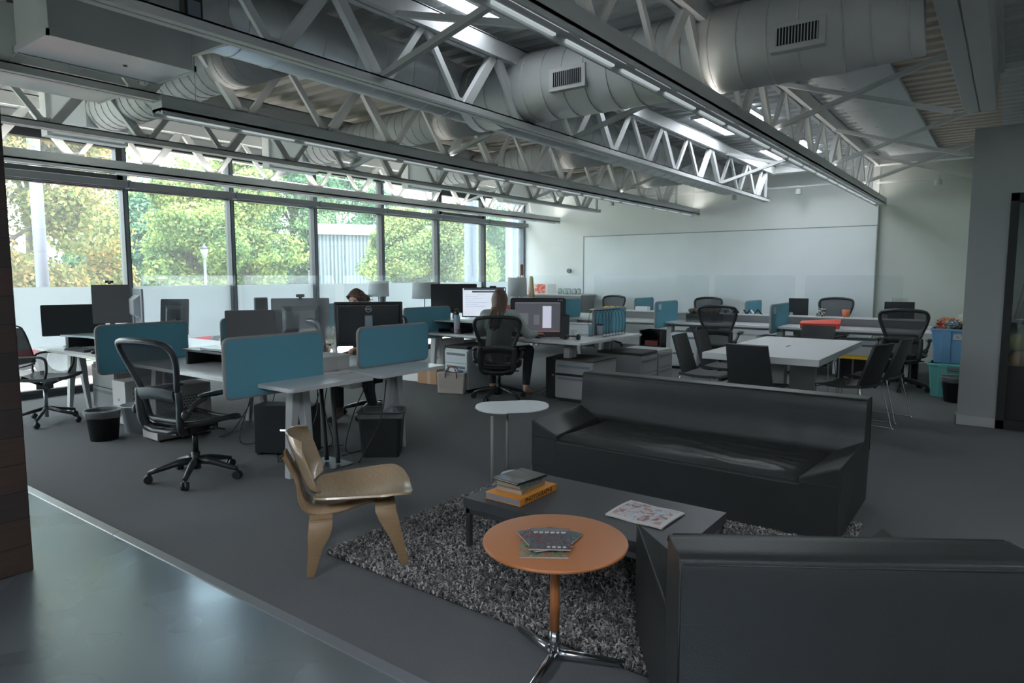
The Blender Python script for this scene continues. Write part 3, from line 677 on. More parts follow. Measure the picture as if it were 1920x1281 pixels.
def sofa(label, loc, rz, W=2.1, Dp=.77, name='sofa', arm_w=.22, seat_h=.32, arm_h=.43, back_h=.72):
    # faces local -Y ; origin at floor centre
    t = thing(name, label, 'sofa' if name == 'sofa' else 'armchair', loc, rz)
    hw, hd = W / 2, Dp / 2; z0 = .02
    ys = hd - .24                                                   # seat / back joint
    b = MB()
    b.box(-hw, hw, -hd, hd, z0, seat_h - .1)
    base = MB().hexa([(-hw + .004, -hd, z0), (hw - .004, -hd, z0), (hw - .004, hd, z0), (-hw + .004, hd, z0)], [(-hw, -hd, seat_h - .03), (hw, -hd, seat_h - .03), (hw, hd, seat_h - .03), (-hw, hd, seat_h - .03)])
    base.build('base', LEATHER, t, bevel=.012, seg=3)
    def seat(u, v):
        x = (u - .5) * 2 * (hw - arm_w + .03); y = -hd + .002 + v * (ys + hd)
        e = min(1, min(u, 1 - u) * 16, (v) * 12)
        z = seat_h - .035 + .045 * (1 - (1 - e) ** 2)
        nn = noise.noise(Vector((x * 3.2 + y * 2, y * 7, 3.3))); wr = (1 - abs(nn)) ** 8
        z += (.014 * wr - .012 * math.sin(PI * v) * math.sin(PI * u)) * min(1, e)
        return (x, y, z)
    MB().sheet(seat, 90, 30, .05).build('seat_cushion', LEATHER, t)
    bk = MB(); n = 60
    def bfn(u, v):                                                   # closed loop profile swept across width
        x = (u - .5) * 2 * hw
        pr = [(ys + .01, seat_h - .06), (ys - .005, seat_h + .03), (ys + .03, .5), (ys + .045, back_h - .035), (ys + .055, back_h - .01), (ys + .07, back_h), (hd - .03, back_h), (hd - .008, back_h - .008), (hd, back_h - .035), (hd, .4), (hd, seat_h - .06)]
        k = v * (len(pr) - 1); i = min(int(k), len(pr) - 2); f = k - i
        y = pr[i][0] * (1 - f) + pr[i + 1][0] * f; z = pr[i][1] * (1 - f) + pr[i + 1][1] * f
        if v < .45: y += .006 * noise.noise(Vector((x * 6, z * 2.5, 1))) - .004 * math.cos(x * 2)
        return (x, y, z)
    bk.sheet(bfn, n, 40)
    pr = [bfn(0, j / 40) for j in range(41)]; bk.add(pr, [tuple(range(41))]); pr = [bfn(1, j / 40) for j in range(41)]; bk.add(pr, [tuple(reversed(range(41)))])
    bk.build('backrest', LEATHER, t)
    pp = MB()
    pp.tube([(-hw + .01, ys + .062, back_h - .002), (hw - .01, ys + .062, back_h - .002)], .0035, 6)
    pp.tube([(-hw + .01, hd - .002, back_h - .02), (hw - .01, hd - .002, back_h - .02)], .003, 6)
    for q in (-1, 1): pp.tube([(q * (hw), ys + .045, back_h - .03), (q * hw, ys + .065, back_h - .004), (q * hw, hd - .02, back_h - .004), (q * hw, hd - .001, back_h - .04), (q * hw, hd - .001, seat_h)], .0035, 6)
    pp.tube([(-hw + .02, -hd, seat_h - .02), (hw - .02, -hd, seat_h - .02)], .003, 6)
    pp.build('seam_piping', LEATHER, t)
    for q in (-1, 1):
        a = MB(); xo, xi = q * (hw + .001), q * (hw - arm_w)
        v = [(xo, -hd - .001, z0 + .1), (xi, -hd - .001, z0 + .1), (xi, -hd - .001, seat_h + .005), (xo, -hd - .001, arm_h),
             (xo, ys + .04, z0 + .1), (xi, ys + .02, z0 + .1), (q * (hw - arm_w * .75), ys + .02, seat_h + .02), (xo, ys + .05, arm_h)]
        f = [(0, 1, 2, 3), (7, 6, 5, 4), (3, 2, 6, 7), (0, 3, 7, 4), (1, 5, 6, 2), (0, 4, 5, 1)]
        if q < 0: f = [tuple(reversed(x)) for x in f]
        a.add(v, f).build('armrest', LEATHER, t, bevel=.012, seg=3)
    return t
def side_chair(label, loc, rz, group=None):
    # low padded shell chair on a chrome sled frame; faces +Y
    t = thing('side_chair', label, 'chair', loc, rz, group)
    sh = mat('shell_upholstery', (40, 42, 44), .6, bump=.15, bscale=200)
    def seat(u, v): return ((u - .5) * .44, -.2 + v * .46, .455 - .02 * math.sin(PI * v * .9) + .012 * (2 * u - 1) ** 2 - .03 * max(0, v - .85) / .15)
    MB().sheet(seat, 8, 10, .028).build('seat', sh, t, bevel=.004)
    def back(u, v): return ((u - .5) * (.43 - .03 * v), -.19 - .13 * v + .02 * (2 * u - 1) ** 2, .45 + v * .40)
    MB().sheet(back, 8, 10, .024).build('backrest', sh, t, bevel=.004)
    for q in (-1, 1):
        MB().tube(spline([(q * .15, .12, .43), (q * .225, .2, .42), (q * .235, .235, .39), (q * .25, .25, .02), (q * .25, .22, .007), (q * .25, -.26, .007), (q * .248, -.28, .03), (q * .225, -.19, .40), (q * .19, -.19, .435)], 5), .0055, 7).build('sled_leg', CHROME, t)
    return t
def waste_bin(label, loc, r=.15, h=.34, m=BLK, liner=True, rect=False, group=None, r0=None):
    t = thing('waste_bin', label, 'bin', loc, 0, group); r0 = r0 or r * .78
    if rect:
        b = MB(); W_, D_ = .185, .13
        lo, hi = rrect(W_ * 1.62, D_ * 1.62, .03), rrect(W_ * 2, D_ * 2, .04); n = len(lo)
        li, hi2 = rrect(W_ * 1.60, D_ * 1.60, .03), rrect(W_ * 2 - .012, D_ * 2 - .012, .036)
        vs = [(x, y, 0) for x, y in lo] + [(x, y, h) for x, y in hi] + [(x, y, h) for x, y in hi2] + [(x, y, .01) for x, y in li]
        fs = [(k * n + i, k * n + (i + 1) % n, (k + 1) * n + (i + 1) % n, (k + 1) * n + i) for k in range(3) for i in range(n)] + [tuple(reversed(range(n))), tuple(range(3 * n, 4 * n))]
        b.add(vs, fs).build('bucket', m, t)
        ring = [(x, y, h) for x, y in rrect(W_ * 2 + .006, D_ * 2 + .006, .04)]
        MB().tube(ring, .008, 6, closed=True).build('rim', m, t)
        prof = hi
        if liner:
            l = MB(); nn = len(hi)
            ringf = [(x * 1.025, y * 1.025) for x, y in hi]; vs = []
            for k, (s_, z) in enumerate(((1.0, h - .05), (1.015, h), (.99, h + .012), (.93, h - .005), (.8, h - .06))):
                for i, (x, y) in enumerate(ringf): vs.append((x * s_ * (1 + .01 * R.random()), y * s_ * (1 + .01 * R.random()), z + .006 * R.random()))
            l.add(vs, [(k * nn + i, k * nn + (i + 1) % nn, (k + 1) * nn + (i + 1) % nn, (k + 1) * nn + i) for k in range(4) for i in range(nn)], 0, True)
            l.sheet(lambda u, v: (.02 + u * .12, -.08 + v * .14, h - .01 + .05 * math.sin(u * 3) * math.sin(v * 3) + .02 * noise.noise(Vector((u * 6, v * 6, 2)))), 8, 8)
            l.build('liner_bag', BAGPL, t)
        return t
    MB().lathe([(r0, 0), (r, h), (r + .008, h), (r + .008, h - .012), (r + .002, h - .014), (r - .006, h - .012), (r0 - .006, .01), (0.0005, .01)], n=36).build('bucket', m, t)
    if liner:
        l = MB(); n = 40; vs = []
        for s_, z in ((r * .985 + .006, h - .07), (r + .014, h - .03), (r + .016, h + .004), (r - .004, h + .008), (r - .02, h - .04), (r - .05, h - .12)):
            for i in range(n):
                a = 2 * PI * i / n; q = s_ + .004 * noise.noise(Vector((math.cos(a) * 4, math.sin(a) * 4, z * 20)))
                vs.append((math.cos(a) * q, math.sin(a) * q, z + .012 * noise.noise(Vector((math.cos(a) * 2, math.sin(a) * 2, 5))) + (.012 * math.cos(a + 1) if z < h - .02 else 0)))
        l.add(vs, [(k * n + i, k * n + (i + 1) % n, (k + 1) * n + (i + 1) % n, (k + 1) * n + i) for k in range(5) for i in range(n)], 0, True).build('liner_bag', BAGPL, t)
    return t
def cable(label, pts, r=.004, m=BLK, group='black cables below the desks'):
    o = MB().tube(spline(pts, 6), r, 6).build('cable', m); return tag(o, label, 'cable', group)
def book(label, loc, rz, w, d, h, cover, pages=None, group=None, top=None, spine_text=None):
    # spine on local -Y long side; w along X (spine length), d depth
    t = thing('book', label, 'book', loc, rz, group)
    pages = pages or mat('page_edges', (196, 184, 164), .8)
    MB().box(-w / 2 + .004, w / 2 - .004, -d / 2 + .004, d / 2 - .003, .003, h - .003).build('pages', pages, t)
    MB().box(-w / 2, w / 2, -d / 2, d / 2, 0, .003).box(-w / 2, w / 2, -d / 2, d / 2, h - .003, h).box(-w / 2, w / 2, -d / 2, -d / 2 + .003, 0, h).build('cover', cover, t, bevel=.001)
    if top: MB().box(-w / 2 + .001, w / 2 - .001, -d / 2 + .001, d / 2 - .001, h, h + .0004).build('cover_picture', top, t)
    if spine_text: text(spine_text[0], spine_text[1], Matrix(((1, 0, 0, 0), (0, 0, -1, -d / 2 - .0004), (0, 1, 0, h / 2), (0, 0, 0, 1))), spine_text[2], t, 'spine_lettering', .0003, bold=.0006)
    return t
def art(name, cols, scale=8, rough=.35, thresh=None, stretch=(1, 1, 1)):
    m = D.materials.new(name); m.use_nodes = True; N = m.node_tree.nodes; L = m.node_tree.links; b = N['Principled BSDF']
    tc = N.new('ShaderNodeTexCoord'); mp = N.new('ShaderNodeMapping'); mp.inputs['Scale'].default_value = stretch
    nz = N.new('ShaderNodeTexNoise'); nz.inputs['Scale'].default_value = scale; nz.inputs['Detail'].default_value = 3; nz.inputs['Distortion'].default_value = 1.2
    cr = N.new('ShaderNodeValToRGB'); cr.color_ramp.interpolation = 'CONSTANT' if thresh else 'LINEAR'
    k = len(cols)
    while len(cr.color_ramp.elements) < k: cr.color_ramp.elements.new(.5)
    for i, c in enumerate(cols):
        cr.color_ramp.elements[i].position = .3 + .42 * i / max(1, k - 1); cr.color_ramp.elements[i].color = (*lin(c), 1)
    L.new(tc.outputs['Object'], mp.inputs['Vector']); L.new(mp.outputs[0], nz.inputs['Vector']); L.new(nz.outputs['Fac'], cr.inputs['Fac']); L.new(cr.outputs['Color'], b.inputs['Base Color'])
    b.inputs['Roughness'].default_value = rough; MATS[name] = m; return m
# ================================================================== LOUNGE
RX0, RX1, RY0, RY1 = -2.88, -.62, 2.2, 4.35
rug = tag(MB().box(RX0 + .01, RX1 - .01, RY0 + .01, RY1 - .01, 0.001, .012).build('shag_rug', mat('rug_backing', (40, 40, 41), .95)), 'shaggy grey flecked rug under the coffee table and round orange table', 'rug')
pile_m = D.materials.new('rug_pile'); pile_m.use_nodes = True; N = pile_m.node_tree.nodes; L = pile_m.node_tree.links; b = N['Principled BSDF']
ge = N.new('ShaderNodeNewGeometry'); cr = N.new('ShaderNodeValToRGB'); cr.color_ramp.elements[0].color = (*lin((60, 60, 61)), 1); cr.color_ramp.elements[1].color = (*lin((196, 192, 190)), 1)
e_ = cr.color_ramp.elements.new(.5); e_.color = (*lin((112, 110, 109)), 1)
L.new(ge.outputs['Random Per Island'], cr.inputs['Fac']); L.new(cr.outputs['Color'], b.inputs['Base Color']); b.inputs['Roughness'].default_value = .9
vs, fs = [], []
def tuft(x, y):
    a = R.random() * 2 * PI; h = R.uniform(.014, .026); l = R.uniform(.006, .024); b_ = R.random() * 2 * PI; w_ = R.uniform(.0035, .0055)
    cx, cy = math.cos(a) * w_, math.sin(a) * w_; lx, ly = math.cos(b_) * l, math.sin(b_) * l; o = len(vs)
    vs.extend([(x - cx, y - cy, .01), (x + cx, y + cy, .01), (x + lx * .5 + cx * 1.1, y + ly * .5 + cy * 1.1, .01 + h * .8), (x + lx * .5 - cx * 1.1, y + ly * .5 - cy * 1.1, .01 + h * .8), (x + lx * 1.4 + cx * .4, y + ly * 1.4 + cy * .4, .01 + h)])
    fs.extend([(o, o + 1, o + 2, o + 3), (o + 3, o + 2, o + 4)])
for _ in range(62000): tuft(R.uniform(RX0, RX1), R.uniform(RY0, RY1))
o = MB().add(vs, fs).build('pile', pile_m, rug); o['kind'] = 'stuff'

sofa('long low black leather sofa with sloping arms facing the coffee table', (-1.71, 4.40, 0), 0, 2.06, .92, seat_h=.36, arm_h=.46)
a_ = math.radians(33.5)
dv = Vector((math.cos(a_), math.sin(a_), 0)); nv = Vector((-math.sin(a_), math.cos(a_), 0))
p0 = Vector((-.69, 1.72, 0))                       # back left floor corner
ctr = p0 + dv * .495 + nv * .45
sofa('black leather armchair in the corner, its tall back turned to the camera', (ctr.x, ctr.y, 0), a_ + PI, .99, .90, 'armchair', .16, .34, .485, .72)

# coffee table
X0, X1, Y0, Y1, ZT = -2.32, -1.09, 2.69, 3.31, .30
t = thing('coffee_table', 'low dark rectangular coffee table on square steel legs, holding books and a newspaper', 'table', ((X0 + X1) / 2, (Y0 + Y1) / 2, 0))
hx, hy = (X1 - X0) / 2, (Y1 - Y0) / 2
MB().box(-hx, hx, -hy, hy, ZT - .055, ZT).build('table_top', CTOP, t, bevel=.002)
MB().box(-hx + .01, hx - .01, -hy + .01, -hy + .035, ZT - .085, ZT - .055).box(-hx + .01, hx - .01, hy - .035, hy - .01, ZT - .085, ZT - .055).box(-hx + .01, -hx + .035, -hy + .01, hy - .01, ZT - .085, ZT - .055).box(hx - .035, hx - .01, -hy + .01, hy - .01, ZT - .085, ZT - .055).build('frame', STEEL, t)
for sx in (-1, 1):
    for sy in (-1, 1): MB().cb((sx * (hx - .023), sy * (hy - .023), (ZT - .06) / 2 + .006), (.026, .026, ZT - .072)).build('leg', STEEL, t, bevel=.002)
# books
c0 = on_z(908, 932, ZT); 
bo = mat('book_orange', (216, 142, 52), .4); bk1 = mat('book_tan', (150, 128, 100), .5); bk2 = art('book_blue', [(70, 84, 92), (110, 124, 128), (50, 60, 66)], 14)
A_, B_, C_ = on_z(908, 935, ZT), on_z(977, 950, ZT), on_z(1045, 918, ZT)
def slab(A, B, C_, h): # returns centre, rot, w (B->C), d (A->B)
    w_ = (C_ - B).length; d_ = (B - A).length; u = (C_ - B).normalized(); ang = math.atan2(u.y, u.x)
    ctr_ = A + (B - A) * .5 + (C_ - B) * .5
    return ctr_, ang, w_, d_
cc, ang, w_, d_ = slab(A_, B_, C_, 0)
book('thick orange book at the bottom of the pile on the coffee table', (cc.x, cc.y, ZT), ang, w_, d_, .036, bo, mat('pages_grey', (134, 132, 140), .8), 'books piled on the coffee table', spine_text=('PHOTOGRAPHS', .036, mat('book_ink', (40, 32, 24), .6)))
z = ZT + .036
c2 = cc + Vector((-.005, .0, 0))
book('pale tan book second from the bottom of the coffee table pile', (c2.x, c2.y, z), ang + .03, w_ * .66, d_ * .72, .026, bk1, mat('pages_pink', (176, 152, 134), .8), 'books piled on the coffee table'); z += .026
book('grey book with a patterned spine, second from the top of the pile', (c2.x - .01, c2.y, z), ang + .0, w_ * .60, d_ * .7, .026, bk2, mat('pages_tan', (150, 140, 122), .8), 'books piled on the coffee table'); z += .026
tp = art('book_top_photo', [(60, 62, 64), (96, 94, 90), (130, 150, 176)], 3.5, stretch=(2, 1, 1))
book('dark glossy book with a blue photo cover on top of the pile', (c2.x - .01, c2.y + .005, z), ang - .12, w_ * .68, d_ * .8, .012, BLK, None, 'books piled on the coffee table', top=tp)
# newspaper
A_, B_, C_ = on_z(1134, 968, ZT), on_z(1241, 994, ZT), on_z(1285, 965, ZT)
cc, ang, w_, d_ = slab(A_, B_, C_, 0)
t = thing('newspaper', 'folded newspaper with colour pictures on the coffee table', 'newspaper', (cc.x, cc.y, ZT), ang)
MB().sheet(lambda u, v: ((u - .5) * w_, (v - .5) * d_, .010 + .006 * math.sin(u * PI) + .002 * math.sin(v * 9)), 14, 14, .008).build('folded_sheets', mat('newsprint', (206, 202, 198), .8), t)
MB().sheet(lambda u, v: ((u - .5) * w_ * .86, (v - .5) * d_ * .86, .0108 + .006 * math.sin((.07 + u * .86) * PI) + .002 * math.sin((.07 + v * .86) * 9)), 14, 14, 0).build('printed_pictures', art('news_print', [(96, 92, 96), (150, 120, 124), (190, 166, 160), (200, 204, 204), (150, 186, 204), (214, 214, 208)], 18, .7), t)
# orange table
oc = (-1.335, 2.08)
t = thing('side_table', 'round orange table on an orange post and chrome star foot', 'table', (*oc, 0))
MB().lathe([(.0005, .484), (.265, .484), (.274, .488), (.276, .494), (.274, .4995), (.27, .5), (.0005, .5)], n=72).build('table_top', ORANGE, t)
MB().cyl((0, 0, .14), (0, 0, .485), .019, n=20).build('post', ORANGE, t)
s_ = MB().cyl((0, 0, .035), (0, 0, .14), .0195, n=20).build('lower_post', CHROME, t)
b1 = on_z(985, 1195, 0); b2 = on_z(1172, 1255, 0); b3 = on_z(1000, 1300, 0)
for p_ in (b1, b2, b3):
    d = Vector((p_.x - oc[0], p_.y - oc[1], 0)).normalized()
    MB().tube([(0, 0, .045), d * .05 + Vector((0, 0, .043)), d * .26 + Vector((0, 0, .02))], [.0185, .0185, .016], 14).build('foot', CHROME, t)
# comics on the orange table
cv = [art('comic_cover_%d' % i, c, 22, .3, True) for i, c in enumerate(([(70, 92, 84), (120, 150, 110), (170, 110, 84), (92, 116, 124), (180, 170, 120), (110, 70, 90)], [(60, 62, 68), (84, 96, 102), (112, 50, 58), (100, 122, 126), (70, 76, 80)], [(64, 60, 68), (100, 128, 134), (128, 52, 60), (44, 50, 54), (92, 96, 104)], [(80, 96, 100), (110, 130, 132), (70, 72, 78)]))]
def mag(label, px, py, rz, w_, d_, z, m, ink=False):
    c = on_z(px, py, z); t = thing('magazine', label, 'magazine', (c.x, c.y, z), rz, 'magazines on the round orange table')
    MB().box(-w_ / 2, w_ / 2, -d_ / 2, d_ / 2, 0, .0045).build('pages', mat('mag_pages', (170, 172, 168), .7), t)
    MB().box(-w_ / 2, w_ / 2, -d_ / 2, d_ / 2, .0045, .0052).build('cover', m, t)
    return t
mag('colourful magazine at the bottom of the pile on the orange table', 1019, 1021, YAW - .03, .175, .25, .5, cv[0])
mag('magazine sticking out to the right under the others on the orange table', 1043, 1012, YAW - .5, .14, .19, .5056, cv[3])
mag('dark magazine fanned out to the left beneath the top one on the orange table', 1020, 1012, YAW + .33, .15, .2, .5112, cv[2])
tm = mag('topmost magazine with white title lettering on the orange table', 1031, 1012, YAW - .06, .15, .2, .5168, cv[1])
wi = mat('white_ink', (215, 218, 218), .5)
for k_, (a, b2) in enumerate(((-.062, -.045), (-.04, -.026), (-.02, -.004), (.002, .018), (.024, .036), (.042, .06))): MB().box(a, b2, .052 - .002 * (k_ % 2), .064, .0052, .0058).box(a + .003, a + .007, .045, .06, .0052, .0058).build('title_letter', wi, tm)
for k_ in range(4): MB().box(-.01 + k_ * .019, .002 + k_ * .019, -.088, -.074, .0052, .0058).build('title_letter', wi, tm)
MB().box(-.072, .072, .07, .095, .0052, .0056).build('banner', mat('mag_banner', (118, 126, 128), .5), tm)
# white two-lobed table
t = thing('side_table', 'small white side table with a cloud shaped top behind the book pile', 'table', (-3.0, 4.0, 0))
pts = [onp for onp in [on_z(x, y, .5) for x, y in ((891, 765), (893, 759), (902, 755), (918, 753), (935, 752.5), (960, 751.5), (985, 750.5), (1008, 751.5), (1024, 755), (1029, 760), (1026, 765), (1014, 769), (995, 772), (975, 773), (952, 774), (945, 775), (920, 774), (900, 770))]]
poly = [(p_.x + 3.0, p_.y - 4.0) for p_ in pts]
sp = spline([(x, y, 0) for x, y in poly] + [(poly[0][0], poly[0][1], 0)], 4)[:-1]
MB().prism([(p_.x, p_.y) for p_ in sp][::-1], .494, .5).build('table_top', WTAB, t)
for (px, py) in ((923, 906), (951, 880)):
    f_ = on_z(px, py, 0); MB().cyl((f_.x + 3, f_.y - 4, .006), (f_.x + 3, f_.y - 4, .494), .0105, n=12).build('leg', mat('table_leg_grey', (150, 146, 142), .45), t)
f1, f2 = on_z(923, 906, 0), on_z(951, 880, 0)
MB().prism(rrect(.34, .26, .1), 0, .006, 0, Matrix.Translation(((f1.x + f2.x) / 2 + 3 + .12, (f1.y + f2.y) / 2 - 4 + .05, 0)) @ Matrix.Rotation(-1.1, 4, 'Z')).build('foot_plate', WTAB, t)

# moulded plywood lounge chair, faces local +Y
t = thing('lounge_chair', 'moulded ash plywood lounge chair standing partly on the shaggy rug', 'chair', (-2.74, 2.315, 0), math.radians(-39.7))
def ply_seat(u, v):
    # rounded outline: wide front, narrower rear
    y = -.215 + .50 * v; hw = .205 + .07 * min(1, v * 1.5)
    c = 1.0
    if v < .12: c = math.sqrt(max(0, 1 - ((.12 - v) / .12) ** 2)) * .25 + .75
    if v > .78: c = (max(0.0, 1 - ((v - .78) / .22) ** 2.3)) ** .5 * .62 + .38
    x = (2 * u - 1) * hw * c; q = abs(2 * u - 1)
    z = .352 + .035 * v + .044 * q ** 2 * (1 - .3 * v) * c - .03 * math.sin(PI * min(1, v * 1.05)) * (1 - q * q) - (.028 * max(0, (v - .8) / .2) ** 2)
    return (x, y, z)
MB().sheet(ply_seat, 22, 26, .010).build('seat', [PLY], t)
def ply_back(u, v):
    q = 2 * u - 1; hw = .275; sv = 2 * v - 1
    hh = .15 * (1 - .18 * abs(q) ** 3); xx = q * hw * (max(0.0, 1 - abs(sv) ** 5)) ** .5 * 1.0 if abs(sv) > .6 else q * hw
    xx = q * hw * (1 - .30 * max(0, (abs(sv) - .55) / .45) ** 2.2)
    z = .55 + sv * hh; return (xx, -.295 - .34 * (z - .545) + .075 * q * q * 1.0, z)
MB().sheet(ply_back, 22, 14, -.010).build('backrest', [PLY], t)
sp_pts = spline([(0, .17, .348), (0, .05, .322), (0, -.08, .295), (0, -.19, .283), (0, -.262, .31), (0, -.29, .37), (0, -.30, .44), (0, -.325, .5), (0, -.365, .585)], 5)
sb = MB(); nsp = len(sp_pts)
hw_ = lambda i: .075 + .075 * max(0, 1 - abs(i / nsp - .32) / .35)
V_ = []
for i, p_ in enumerate(sp_pts):
    a0 = sp_pts[max(0, i - 1)]; a1 = sp_pts[min(nsp - 1, i + 1)]; tn = (a1 - a0).normalized(); nr = Vector((0, -tn.z, tn.y)) * .006
    h_ = .11 if i < nsp * .2 else (.13 if i < nsp * .6 else .085 + .045 * max(0, 1 - (i / nsp - .6) / .2))
    for sx in (-1, 1): V_ += [(sx * h_, p_.y + nr.y, p_.z + nr.z), (sx * h_, p_.y - nr.y, p_.z - nr.z)]
F_ = []; MI = []
for i in range(nsp - 1):
    a = i * 4; c_ = a + 4
    F_ += [(a, c_, c_ + 2, a + 2), (a + 1, a + 3, c_ + 3, c_ + 1), (a, a + 1, c_ + 1, c_), (a + 2, c_ + 2, c_ + 3, a + 3)]; MI += [0, 0, 1, 1]
o_ = len(sb.v); sb.add(V_, F_, 0, True); sb.m = MI
sb.build('spine', [PLY, PLY_E], t)
for nm, yy, yb2, wt, wb_, zt_ in (('front_legs', .135, .235, .105, .034, .338), ('rear_legs', -.185, -.24, .115, .036, .285)):
    MB().sheet(lambda u, v: ((2 * u - 1) * .205, yy - wt / 2 + v * wt, zt_ + .0 - .012 * (2 * u - 1) ** 4), 12, 3, .009).build('leg_bridge', PLY, t)
    for q in (-1, 1):
        l = MB(); path = [(q * .19, yy, zt_ - .005, wt), (q * .212, yy, zt_ - .03, wt), (q * .222, yy + (yb2 - yy) * .15, zt_ - .075, wt * .95), (q * .222, yy + (yb2 - yy) * .5, zt_ * .5, wt * .62), (q * .224, yb2, 0, wb_)]
        V_ = []
        for x, y, z, w_ in path: V_ += [(x - .0055, y - w_ / 2, z), (x + .0055, y - w_ / 2, z), (x + .0055, y + w_ / 2, z), (x - .0055, y + w_ / 2, z)]
        F_ = [(k * 4 + i, k * 4 + (i + 1) % 4, k * 4 + 4 + (i + 1) % 4, k * 4 + 4 + i) for k in range(4) for i in range(4)] + [(3, 2, 1, 0), (16, 17, 18, 19)]
        l.add(V_, F_, 0, True); l.build('leg', PLY_E, t, bevel=.0015)
# ================================================================== DESKS
bench('long white desk bench nearest the lounge, with an A-frame leg at its near corner', -8.42, -3.87, 2.72, 4.28, (-8.15, -6.27, -4.22), splits=(-6.27,))
bench('white desk bench where the long haired person sits', -9.0, -3.88, 6.58, 8.16, (-8.7, -6.4, -4.22), splits=(-6.4,))
bench('pale desk bench running in front of the whiteboard wall', -8.4, -.75, 10.46, 12.05, (-8.1, -6.45, -4.6, -2.8, -1.1), splits=(-6.45, -4.6, -2.8))
divider('blue felt divider at the near corner desk, its lower part hanging below the desktop', -4.28, 2.48, 3.29)
divider('blue felt divider right of the first one, in front of the large black monitor', -4.28, 3.655, 4.47, z0=.74)
divider('dull blue felt divider between the two left desks, behind the empty office chair', -6.27, 2.48, 3.27)
divider('blue felt divider behind the wire file rack', -4.28, 7.55, 8.42, z0=.74)
divider('blue felt divider left of the far black monitor, behind the reading lamp', -6.35, 6.2, 7.1)
divider('blue felt divider partly hidden behind the small grey monitor on the near bench', -6.27, 3.62, 4.42, z0=.74)
divider('small bright blue divider just left of the large black monitor', -8.3, 6.2, 7.1, z0=.7)
divider('blue divider with a white sticker on the far bench, right of the wire file rack', -4.6, 10.12, 11.0)
divider('blue divider with a white sticker on the far bench, behind the meeting table', -2.81, 10.2, 11.15)
divider('blue divider on the far bench to the left of its first empty chair', -6.45, 10.1, 10.85, z0=.74)
divider('small blue divider against the whiteboard with a white box before it', -5.62, 11.45, 12.25, z0=.74)
divider('small blue divider behind the black and white zigzag sign', -3.52, 11.3, 12.15, z0=.74)
# centre ledge of the far bench
t = thing('desk_ledge', 'raised white centre shelf running along the far bench', 'shelf', (-3.7, 11.25, .73))
MB().box(-2.7, 2.75, -.02, .02, .002, .115).build('upright', PEDG, t); MB().box(-2.7, 2.75, -.12, .12, .115, .135).build('shelf_top', DESKTOP, t, bevel=.003)
# acrylic screens
clear_screen('clear acrylic screen on the near bench, left half', -7.85, -5.75, 3.5)
clear_screen('clear acrylic screen on the near bench, behind the blue dividers', -5.68, -4.36, 3.5)
clear_screen('clear acrylic screen on the middle bench, behind the seated person with bun', -8.95, -6.5, 7.37)
clear_screen('clear acrylic screen on the middle bench, left of the coloured drawings', -6.42, -4.34, 7.37)
clear_screen('clear acrylic screen on the far bench, first from the left', -6.4, -4.15, 11.29, .866)
clear_screen('clear acrylic screen on the far bench, second from the left', -4.05, -2.75, 11.29, .866)
clear_screen('clear acrylic screen on the far bench nearest the blue storage bins', -2.6, -1.25, 11.29, .866)
# ---------------- monitors
t, rot = monitor('large black monitor with a round white logo on its back, facing away', (-4.72, 4.165, .73), facing(692) + PI, .615, .405, .125, back=mat('monitor_black_gloss', (30, 31, 33), .3), th=.03, bulge=False)
MB().hexa([(-.29, .017, .145), (.29, .017, .145), (.29, .017, .515), (-.29, .017, .515)], [(-.27, .03, .16), (.27, .03, .16), (.27, .03, .50), (-.27, .03, .50)]).build('rear_shell', mat('monitor_black_gloss', (30, 31, 33), .3), t, bevel=.006)
LOGO = mat('logo_silver', (190, 194, 196), .3)
MB().tube([(.0 + .026 * math.cos(2 * PI * i / 24), .031, .462 + .026 * math.sin(2 * PI * i / 24)) for i in range(24)], .0022, 6, closed=True).build('logo_ring', LOGO, t)
text('DELL', .019, Matrix(((-1, 0, 0, 0), (0, 0, 1, .0308), (0, 1, 0, .462), (0, 0, 0, 1))), LOGO, t, 'logo_lettering', .0005, bold=.0006)
MB().cb((0, .06, .26), (.075, .03, .3)).build('stand_column', STEEL, t, bevel=.008)
monitor('grey blank monitor angled above the near divider, left of the large black one', (-5.28, 3.32, .73), facing(465) - .1, .41, .31, .16, scr=SCR_GREY, back=SCR_GREY)
t, rot = monitor('big translucent looking drawing display seen from the back with a webcam on top', (-5.53, 4.02, .73), facing(562) + PI, .54, .42, .13, back=mat('display_back_grey', (112, 114, 118), .35), stand=False, tilt=.12)
MB().tube(spline([(-.05, .03, .34), (-.16, .10, .30), (-.2, .1, .12), (-.2, .1, .0)], 5), .025, 8).cyl((.28, .09, .2), (-.2, .09, .17), .012, n=10).tube([(.25, .09, .2), (.3, .1, .0)], .012, 8).tube([(.25, .09, .2), (.2, .1, .0)], .012, 8).build('support_arm', STEEL, t)
w_ = MB().cb((.0, .02, .575), (.08, .03, .03)).cb((0, .03, .55), (.03, .04, .03)).build('webcam', BLK, t, bevel=.006)
monitor('wide dark monitor at the far left desk in front of the frosted glass', (-8.16, 3.02, .73), facing(137), .585, .335, .12, scr=BLK, back=BLK)
monitor('upright grey monitor with a webcam on top at the left desk', (-7.85, 3.28, .73), facing(214), .36, .42, .25, back=SCR_GREY, scr=SCR_GREY, bulge=False)
t = thing('webcam', 'small black webcam clipped on the upright grey monitor', 'webcam', (-7.85, 3.27, 1.412), facing(214)); MB().cb((0, 0, .02), (.08, .025, .025)).cb((0, .01, .0), (.03, .04, .014)).build('camera_body', BLK, t, bevel=.004); MB().cyl((0, -.012, .02), (0, -.018, .02), .008, n=12).build('lens', CHROME, t)
monitor('curved silver edged monitor seen side-on beside the upright grey monitor', (-7.52, 3.42, .73), facing(250) + 1.75, .45, .38, .25, back=mat('silver_plastic', (150, 156, 160), .35), th=.06)
